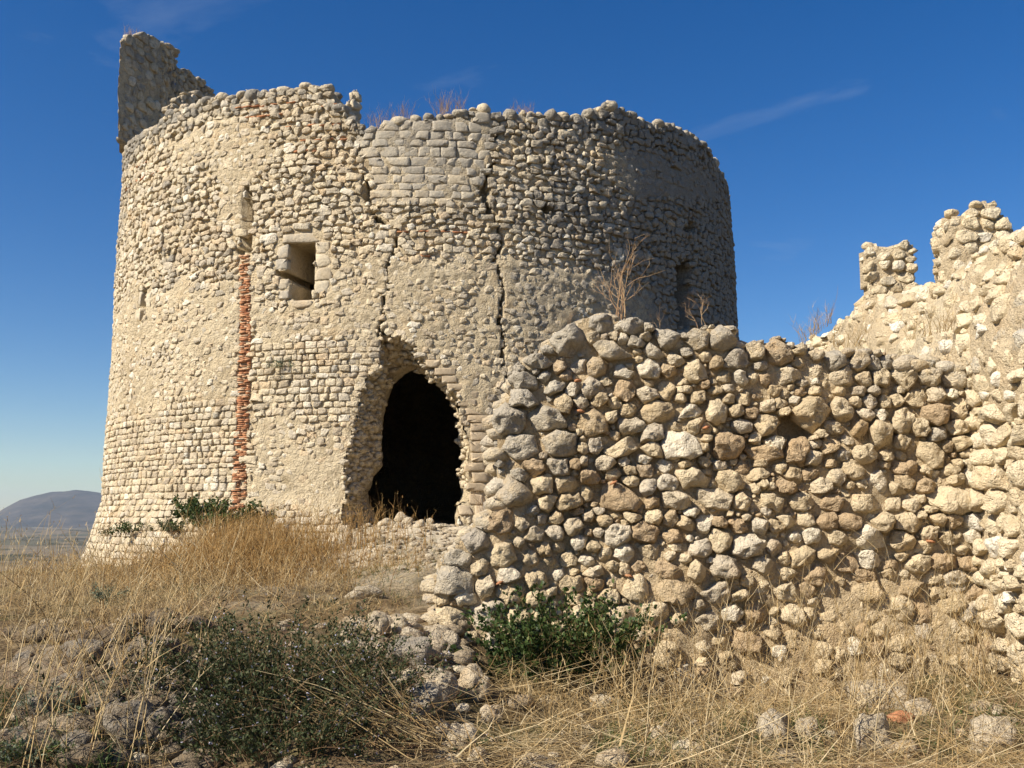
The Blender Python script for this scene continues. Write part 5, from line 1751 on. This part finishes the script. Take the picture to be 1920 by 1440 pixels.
# tall single stalks in front of the rubble wall and the bank, each a plant of its own
def tall_stalk(x, y, h, lean, az, label, group):
    rng = vr
    A = Acc()
    z = float(ground_z(np.array([x]), np.array([y]))[0])
    V, Q, T, C = stems_mesh(np.array([[0, 0, -.03]]), np.array([h]), np.array([lean]), np.array([az]), np.array([rng.uniform(-.05, .12)]), np.array([.0052]), 8, np.array([rng.uniform(.6, 1)]), 3, .008, rng)
    A.add(V, Q, T)
    m = rng.integers(5, 12)
    tt = rng.uniform(.35, 1, m) * 8; k = np.minimum(tt.astype(int), 7); f = (tt - k)[:, None]
    b = C[0, k] * (1 - f) + C[0, k + 1] * f
    V, Q, T, C2 = stems_mesh(b, h * rng.uniform(.1, .28, m), rng.uniform(.3, .9, m), rng.uniform(0, 6.28, m), rng.uniform(-.2, .2, m), rng.uniform(.0015, .003, m), 4, rng.uniform(.4, 1, m), 3, .02, rng)
    A.add(V, Q, T)
    m2 = m * 3
    b = np.repeat(C2[:, 3], 3, 0)
    V, Q, T, _ = stems_mesh(b, rng.uniform(.03, .10, m2), rng.uniform(.2, 1.2, m2), rng.uniform(0, 6.28, m2), rng.uniform(-.2, .3, m2), rng.uniform(.001, .002, m2), 2, rng.uniform(.3, 1, m2), 2, .02, rng)
    A.add(V, Q, T)
    o = add('dry_stalk', A.mesh('dry_stalk', M['straw']), None, (x, y, z))
    return tag(o, label, 'dry plant', group)
ORD = ['first', 'second', 'third', 'fourth', 'fifth', 'sixth', 'seventh', 'eighth', 'ninth', 'tenth', 'eleventh', 'twelfth', 'thirteenth', 'fourteenth', 'fifteenth', 'sixteenth']
def stalk_row(specs, phrase, group):
    specs.sort(key=lambda q: q[0] / q[1])
    for i, (x, y, h, ln, az) in enumerate(specs):
        tall_stalk(x, y, h, ln, az, '%s tall dry stalk from the left %s' % (ORD[i], phrase), group)
stalk_row([(float(np.interp(i, [0, 15], [.75, 3.0])) + vr.normal(0, .12), vr.uniform(6.2, 7.8), vr.uniform(.8, 1.5), vr.uniform(.05, .3), vr.uniform(-.6, .9)) for i in range(16)],
          'in front of the rubble wall', 'tall dry stalks before the rubble wall')
stalk_row([(-3.2 + vr.uniform(0, 1.3), vr.uniform(5.7, 7.2), vr.uniform(.8, 1.5), vr.uniform(.1, .5), vr.uniform(-.8, 1.0)) for i in range(14)],
          'on the rocky bank at lower left', 'tall dry stalks on the bank')

# heap of fallen stalks right of the shrub
def straw_heap():
    A = Acc(); n = 90
    c = ground_hit(735, 1400)
    base = c + np.stack([vr.normal(.12, .14, n), vr.normal(.0, .13, n), np.abs(vr.normal(.02, .05, n))], -1)
    V, Q, T, _ = stems_mesh(base - c, vr.uniform(.4, 1.0, n), vr.uniform(.75, 1.35, n), vr.normal(2.75, .45, n), vr.uniform(-.1, .35, n), vr.uniform(.002, .0045, n), 5, np.clip(vr.normal(.6, .25, n), 0, 1), 3, .015, vr)
    A.add(V, Q, T)
    m = 60
    base = c + np.stack([vr.normal(-.1, .22, m), vr.normal(.05, .13, m), np.abs(vr.normal(.10, .10, m))], -1)
    V, Q, T, _ = stems_mesh(base - c, vr.uniform(.2, .6, m), vr.uniform(.6, 1.6, m), vr.uniform(0, 6.28, m), vr.uniform(-.1, .3, m), vr.uniform(.001, .003, m), 4, np.clip(vr.normal(.5, .25, m), 0, 1), 3, .03, vr)
    A.add(V, Q, T)
    tag(add('straw_heap', A.mesh('straw_heap', M['straw']), None, c), 'heap of broken tan stalks lying right of the dark shrub', 'straw')
straw_heap()

# ---- leafy plants
def leaf_quads(P, D, length, width, rng):
    """leaves at P pointing along D: folded diamonds"""
    n = len(P)
    D = D / (np.linalg.norm(D, axis=1, keepdims=True) + 1e-9)
    r = rng.normal(0, 1, (n, 3))
    S = np.cross(D, r); S /= np.linalg.norm(S, axis=1, keepdims=True) + 1e-9
    U = np.cross(S, D)
    L = length[:, None]; W = width[:, None]
    V = np.stack([P, P + D * L * .45 + S * W * .5 - U * W * .12, P + D * L, P + D * L * .45 - S * W * .5 - U * W * .12, P + D * L * .5 + U * W * .10], 1)
    I = (np.arange(n) * 5)[:, None]
    Q = np.concatenate([I + np.array([0, 1, 2, 4]), I + np.array([0, 4, 2, 3])])
    return V.reshape(-1, 3), Q

def leafy(name, label, cat, loc, sprigs, spread, height, leaves, leaf, mat, stem_mat, lean=.7, droop=.3, flowers=0, group=None, flat=None, dry=0, tint=(.5, .25)):
    rng = np.random.default_rng(int(abs(loc[0] * 1000 + loc[1] * 77)) + 5)
    root = thing(name, loc, label, cat, group)
    b = np.stack([rng.normal(0, spread * .32, sprigs), rng.normal(0, spread * .22, sprigs), np.zeros(sprigs)], -1)
    if flat: b[:, 1] *= flat
    az = np.arctan2(b[:, 1], b[:, 0]) + rng.normal(0, .7, sprigs)
    h = height * rng.uniform(.45, 1.05, sprigs) * (1 - .25 * np.hypot(b[:, 0], b[:, 1]) / spread)
    V, Q, T, C = stems_mesh(b, h, np.abs(rng.normal(lean * .6, lean * .35, sprigs)), az, rng.uniform(0, droop, sprigs), np.full(sprigs, .0022 if sprigs > 200 else .0035), 5, rng.uniform(0, 1, sprigs), 3, .03, rng)
    A = Acc(); A.add(V, Q, T)
    if dry:
        w = rng.integers(0, sprigs, dry)
        V, Q, T, _ = stems_mesh(C[w, 2], rng.uniform(.15, .5, dry), rng.uniform(.4, 1.5, dry), rng.uniform(-1.2, 1.2, dry), rng.uniform(0, .5, dry), np.full(dry, .002), 4, rng.uniform(.3, 1, dry), 3, .03, rng)
        A.add(V, Q, T)
    o = add('stems', A.mesh('stems', stem_mat), root)
    o['kind'] = 'stuff'
    n = sprigs * leaves
    who = np.repeat(np.arange(sprigs), leaves)
    tt = rng.uniform(.22, 1, n) ** .8 * 5
    k = np.minimum(tt.astype(int), 4); f = (tt - k)[:, None]
    P = C[who, k] * (1 - f) + C[who, k + 1] * f
    dirs = C[who, k + 1] - C[who, k]
    dirs = dirs / (np.linalg.norm(dirs, axis=1, keepdims=True) + 1e-9)
    D = dirs * .55 + rng.normal(0, .55, (n, 3))
    P = P + rng.normal(0, leaf[0] * .35, (n, 3))
    V, Q = leaf_quads(P, D, rng.uniform(.6, 1.2, n) * leaf[0], rng.uniform(.7, 1.2, n) * leaf[1], rng)
    tn = np.clip(rng.normal(tint[0], tint[1], n) , 0, 1)
    o = add('leaves', mesh_np('leaves', V, Q, None, mat, {'tint': np.repeat(tn, 5)}), root)
    o['kind'] = 'stuff'
    if flowers:
        w = rng.integers(0, sprigs, flowers)
        P = C[w, rng.integers(3, 6, flowers)] + rng.normal(0, .015, (flowers, 3))
        D = rng.normal(0, 1, (flowers * 3, 3))
        V, Q = leaf_quads(np.repeat(P, 3, 0), D, np.full(flowers * 3, .011), np.full(flowers * 3, .008), rng)
        o = add('flowers', mesh_np('flowers', V, Q, None, M['flower'], {'tint': rng.uniform(0, 1, len(V))}), root)
        o['kind'] = 'stuff'
    return root

def gpt(px, py):
    return tuple(ground_hit(px, py))

# dark flowering shrub on the bank
gz = lambda x, y: float(ground_z(np.array([x]), np.array([y]))[0])
leafy('flowering_shrub', 'dark evergreen shrub dotted with tiny pale flowers on the bank', 'shrub', (-1.55, 6.75, gz(-1.55, 6.75) - .08), 400, .95, .95, 52, (.034, .013), M['dark_green'], M['twig'], .75, .35, flowers=380, dry=110, tint=(.45, .32))
leafy('flowering_shrub', 'lower dark shrub in front of the flowering one, at the bottom edge', 'shrub', (-1.35, 6.15, gz(-1.35, 6.15) - .08), 220, .8, .58, 50, (.032, .012), M['dark_green'], M['twig'], .8, .35, flowers=200, dry=60, tint=(.45, .32))
# green trailing plant against the wall
leafy('caper_plant', 'bright green leafy plant growing against the foot of the rubble wall', 'plant', (.42, 8.5, gz(.42, 8.5) + .05), 190, .62, 1.02, 38, (.044, .038), M['green'], M['straw'], .45, .40, flat=.7, dry=140, tint=(.5, .25))
# growth at the tower foot, on its face and in the breach
def at_tower(px, py, out=.05):
    u, z = tower_hit(np.array([float(px)]), np.array([float(py)]))
    p, n = tower_surf(u, z)
    return tuple(p[0] + n[0] * out)
leafy('wall_plant', 'green leafy plant at the foot of the red brick strip', 'plant', at_tower(455, 992, .25), 60, .75, .62, 26, (.075, .05), M['green'], M['twig'], .8, .4)
leafy('wall_plant', 'green leafy plant left of the red brick strip', 'plant', at_tower(402, 972, .22), 45, .55, .50, 26, (.07, .05), M['green'], M['twig'], .8, .4)
leafy('wall_plant', 'small round green plant low on the tower left of the brick strip', 'plant', at_tower(268, 1002, .1), 26, .30, .34, 26, (.05, .03), M['green'], M['twig'], .9, .4)
leafy('wall_plant', 'olive green plant low on the tower between two leafier ones', 'plant', at_tower(342, 1000, .1), 30, .34, .34, 26, (.05, .03), M['dark_green'], M['twig'], .9, .4, tint=(.8, .2))
leafy('wall_plant', 'grey-green tuft growing from the tower face below the square window', 'plant', at_tower(535, 692, .03), 26, .26, .26, 20, (.05, .014), M['grey_green'], M['straw'], 1.0, .6)
leafy('wall_plant', 'faint dry tuft low on the tower face at far left', 'plant', at_tower(230, 1004, .05), 14, .2, .2, 16, (.05, .02), M['dark_green'], M['twig'], .9, .4, tint=(.9, .1))
leafy('breach_bush', 'small grey-green bush inside the right foot of the breach', 'plant', gpt(836, 974), 26, .3, .42, 22, (.06, .035), M['grey_green'], M['twig'], .7, .3)
leafy('thistle', 'pale grey-green thistle head standing in the weeds at left', 'plant', (-3.2, 7.9, gz(-3.2, 7.9) + .30), 22, .13, .16, 26, (.03, .007), M['grey_green'], M['straw'], 1.2, .3)
leafy('green_tuft', 'grey-green feathery tuft on the bank, left of the rocks', 'plant', gpt(110, 1345), 26, .3, .26, 26, (.035, .009), M['grey_green'], M['straw'], .8, .3)
leafy('green_tuft', 'feathery green tuft in the bottom left corner', 'plant', gpt(22, 1428), 30, .3, .24, 26, (.04, .010), M['grey_green'], M['straw'], .8, .3)
leafy('green_tuft', 'pale green tuft right of the bottom left corner', 'plant', gpt(78, 1432), 24, .25, .2, 26, (.04, .010), M['green'], M['straw'], .8, .3, tint=(.9, .1))
leafy('green_tuft', 'bright green sprig beside the rocks in the bank', 'plant', gpt(346, 1290), 14, .18, .14, 20, (.05, .03), M['green'], M['twig'], .9, .3, tint=(.85, .15))

# ---- bare bushes and grasses on wall tops
def grow(rng, p, d, L, r, lev, A, wob):
    n = 4
    pts = [np.array(p, float)]
    d = np.array(d, float)
    for _ in range(n):
        d = d + rng.normal(0, wob, 3) + np.array([0, 0, .05]); d /= np.linalg.norm(d)
        pts.append(pts[-1] + d * L / n)
    t = np.linspace(1, .6, n + 1) * r
    C = np.array(pts)
    a = np.cross(d, [1, 0, .3]); a /= np.linalg.norm(a); b = np.cross(d, a)
    R_ = np.stack([C + (a * math.cos(q) + b * math.sin(q)) * t[:, None] for q in (0, 2.094, 4.189)], 1)
    I = np.arange((n + 1) * 3).reshape(n + 1, 3); J = np.roll(I, -1, 1)
    A.add(R_.reshape(-1, 3), np.stack([I[:-1], J[:-1], J[1:], I[1:]], -1).reshape(-1, 4), np.full((n + 1) * 3, rng.uniform(.3, 1)))
    if lev > 0:
        for k in range(rng.integers(2, 4)):
            q = pts[rng.integers(2, n + 1)]
            dd = d + rng.normal(0, .45, 3); dd[2] = abs(dd[2]) + .15; dd /= np.linalg.norm(dd)
            grow(rng, q, dd, L * rng.uniform(.55, .8), r * .6, lev - 1, A, wob)

def bare_bush(px, py, Y, h, n, lev, label, wid=.4, name='bare_bush', cat='bush', mat='twig'):
    rng = np.random.default_rng(int(px * 7 + py))
    P = at_depth(np.float64(px), np.float64(py), Y)
    A = Acc()
    for _ in range(n):
        d = np.array([rng.normal(0, wid), rng.normal(0, wid), 1.0]); d /= np.linalg.norm(d)
        grow(rng, rng.normal(0, .02, 3) * np.array([2, 2, 0]), d, h * rng.uniform(.35, .55), .006 * (h / .7), lev, A, .10)
    o = add(name, A.mesh(name, M[mat]), None, P)
    return tag(o, label, cat, None)
bare_bush(1163, 600, 9.15, .78, 7, 3, 'leafless tan bush growing on top of the broken rubble wall', .40)
bare_bush(1318, 612, 9.2, .42, 3, 3, 'small leafless bush on the wall top right of the tall one', .25)
bare_bush(1240, 612, 9.2, .24, 3, 2, 'tiny leafless sprig on the wall top between two bushes', .3)
bare_bush(1062, 615, 9.2, .20, 4, 2, 'small dry sprig behind the boulder at the broken wall end', .35)
bare_bush(906, 968, 9.6, .30, 9, 3, 'low dry bramble behind the left end of the rubble wall', .7)

def top_grass(px0, px1, pyf, dist, n, hlo, hhi, label, thick=.5, mat='straw'):
    rng = np.random.default_rng(int(px0 + px1))
    px = rng.uniform(px0, px1, n)
    d = ray(px, np.array([pyf(x) for x in px]))
    k = dist(px) if callable(dist) else np.full(n, dist)
    k = k + rng.uniform(0, thick, n)
    P = np.array([0, 0, EYE]) + d * (k / np.hypot(d[:, 0], d[:, 1]))[:, None]
    c = P.mean(0)
    A = Acc()
    V, Q, T, C = stems_mesh(P - c, rng.uniform(hlo, hhi, n), np.abs(rng.normal(0, .3, n)), rng.uniform(0, 6.28, n), rng.uniform(0, .25, n), np.full(n, .0035), 4, np.clip(rng.normal(.45, .25, n), 0, 1), 3, .03, rng)
    A.add(V, Q, T)
    m = n * 4; who = np.repeat(np.arange(n), 4)
    b = C[who, rng.integers(1, 5, m)]
    V, Q, T, _ = stems_mesh(b, rng.uniform(.2, .45, m) * hhi, rng.uniform(.3, 1.0, m), rng.uniform(0, 6.28, m), rng.uniform(-.1, .2, m), np.full(m, .002), 3, np.clip(rng.normal(.5, .25, m), 0, 1), 2, .03, rng)
    A.add(V, Q, T)
    tag(add('dry_tuft', A.mesh('dry_tuft', M[mat]), None, c), label, 'dry grass', 'dry grass on the wall tops')
top_grass(684, 770, lambda x: np.interp(x, [684, 770], [246, 226]), 18.3, 60, .18, .42, 'dry grass tuft on the tower rim beside the thin pier', mat='golden')
top_grass(815, 872, lambda x: 218, 18.3, 55, .25, .55, 'tallest dry tuft on the tower rim, above the dressed blocks', mat='golden')
top_grass(940, 1000, lambda x: 216, 18.5, 36, .1, .32, 'sparse dry tuft on the tower rim right of the crack', mat='golden')
top_grass(232, 262, lambda x: 70, 24.9, 26, .12, .3, 'dry tuft on top of the high stump', mat='golden')
top_grass(1496, 1560, lambda x: np.interp(x, [1496, 1560], [655, 605]), 13.2, 40, .12, .4, 'dry grass on the low broken end of the curtain wall', thick=.4)
top_grass(1560, 1680, lambda x: np.interp(x, [1560, 1680], [655, 640]), 12.2, 50, .10, .32, 'dry grass on the slumped face below the far merlon', thick=.3)
top_grass(1700, 1900, lambda x: np.interp(x, [1700, 1900], [640, 590]), 10.0, 60, .10, .30, 'dry grass on the slumped face below the near merlon', thick=.3)

# ------------------------------------------------------------------ air
def build_haze():
    m = bpy.data.materials.new('haze')
    N, L = nodes_of(m)
    out = N.new('ShaderNodeOutputMaterial')
    v = N.new('ShaderNodeVolumePrincipled')
    v.inputs['Color'].default_value = (0.70, 0.82, 1.0, 1)
    v.inputs['Density'].default_value = 4.5e-5
    v.inputs['Anisotropy'].default_value = 0.1
    L.new(v.outputs['Volume'], out.inputs['Volume'])
    x0, x1, y0, y1, z0, z1 = -13500, 13500, -13500, 13500, -140, 330
    V = np.array([(x, y, z) for x in (x0, x1) for y in (y0, y1) for z in (z0, z1)], float)
    Q = np.array([(0, 1, 3, 2), (4, 6, 7, 5), (0, 4, 5, 1), (2, 3, 7, 6), (0, 2, 6, 4), (1, 5, 7, 3)])
    o = add('haze', mesh_np('haze', V, Q, None, m, shade=False))
    tag(o, 'thin blue haze in the air over the valley', None, None, 'stuff')
build_haze()
print('objects', len(bpy.data.objects), 'tris', sum(len(o.data.loops) - 2 * len(o.data.polygons) for o in bpy.data.objects if o.type == 'MESH'))
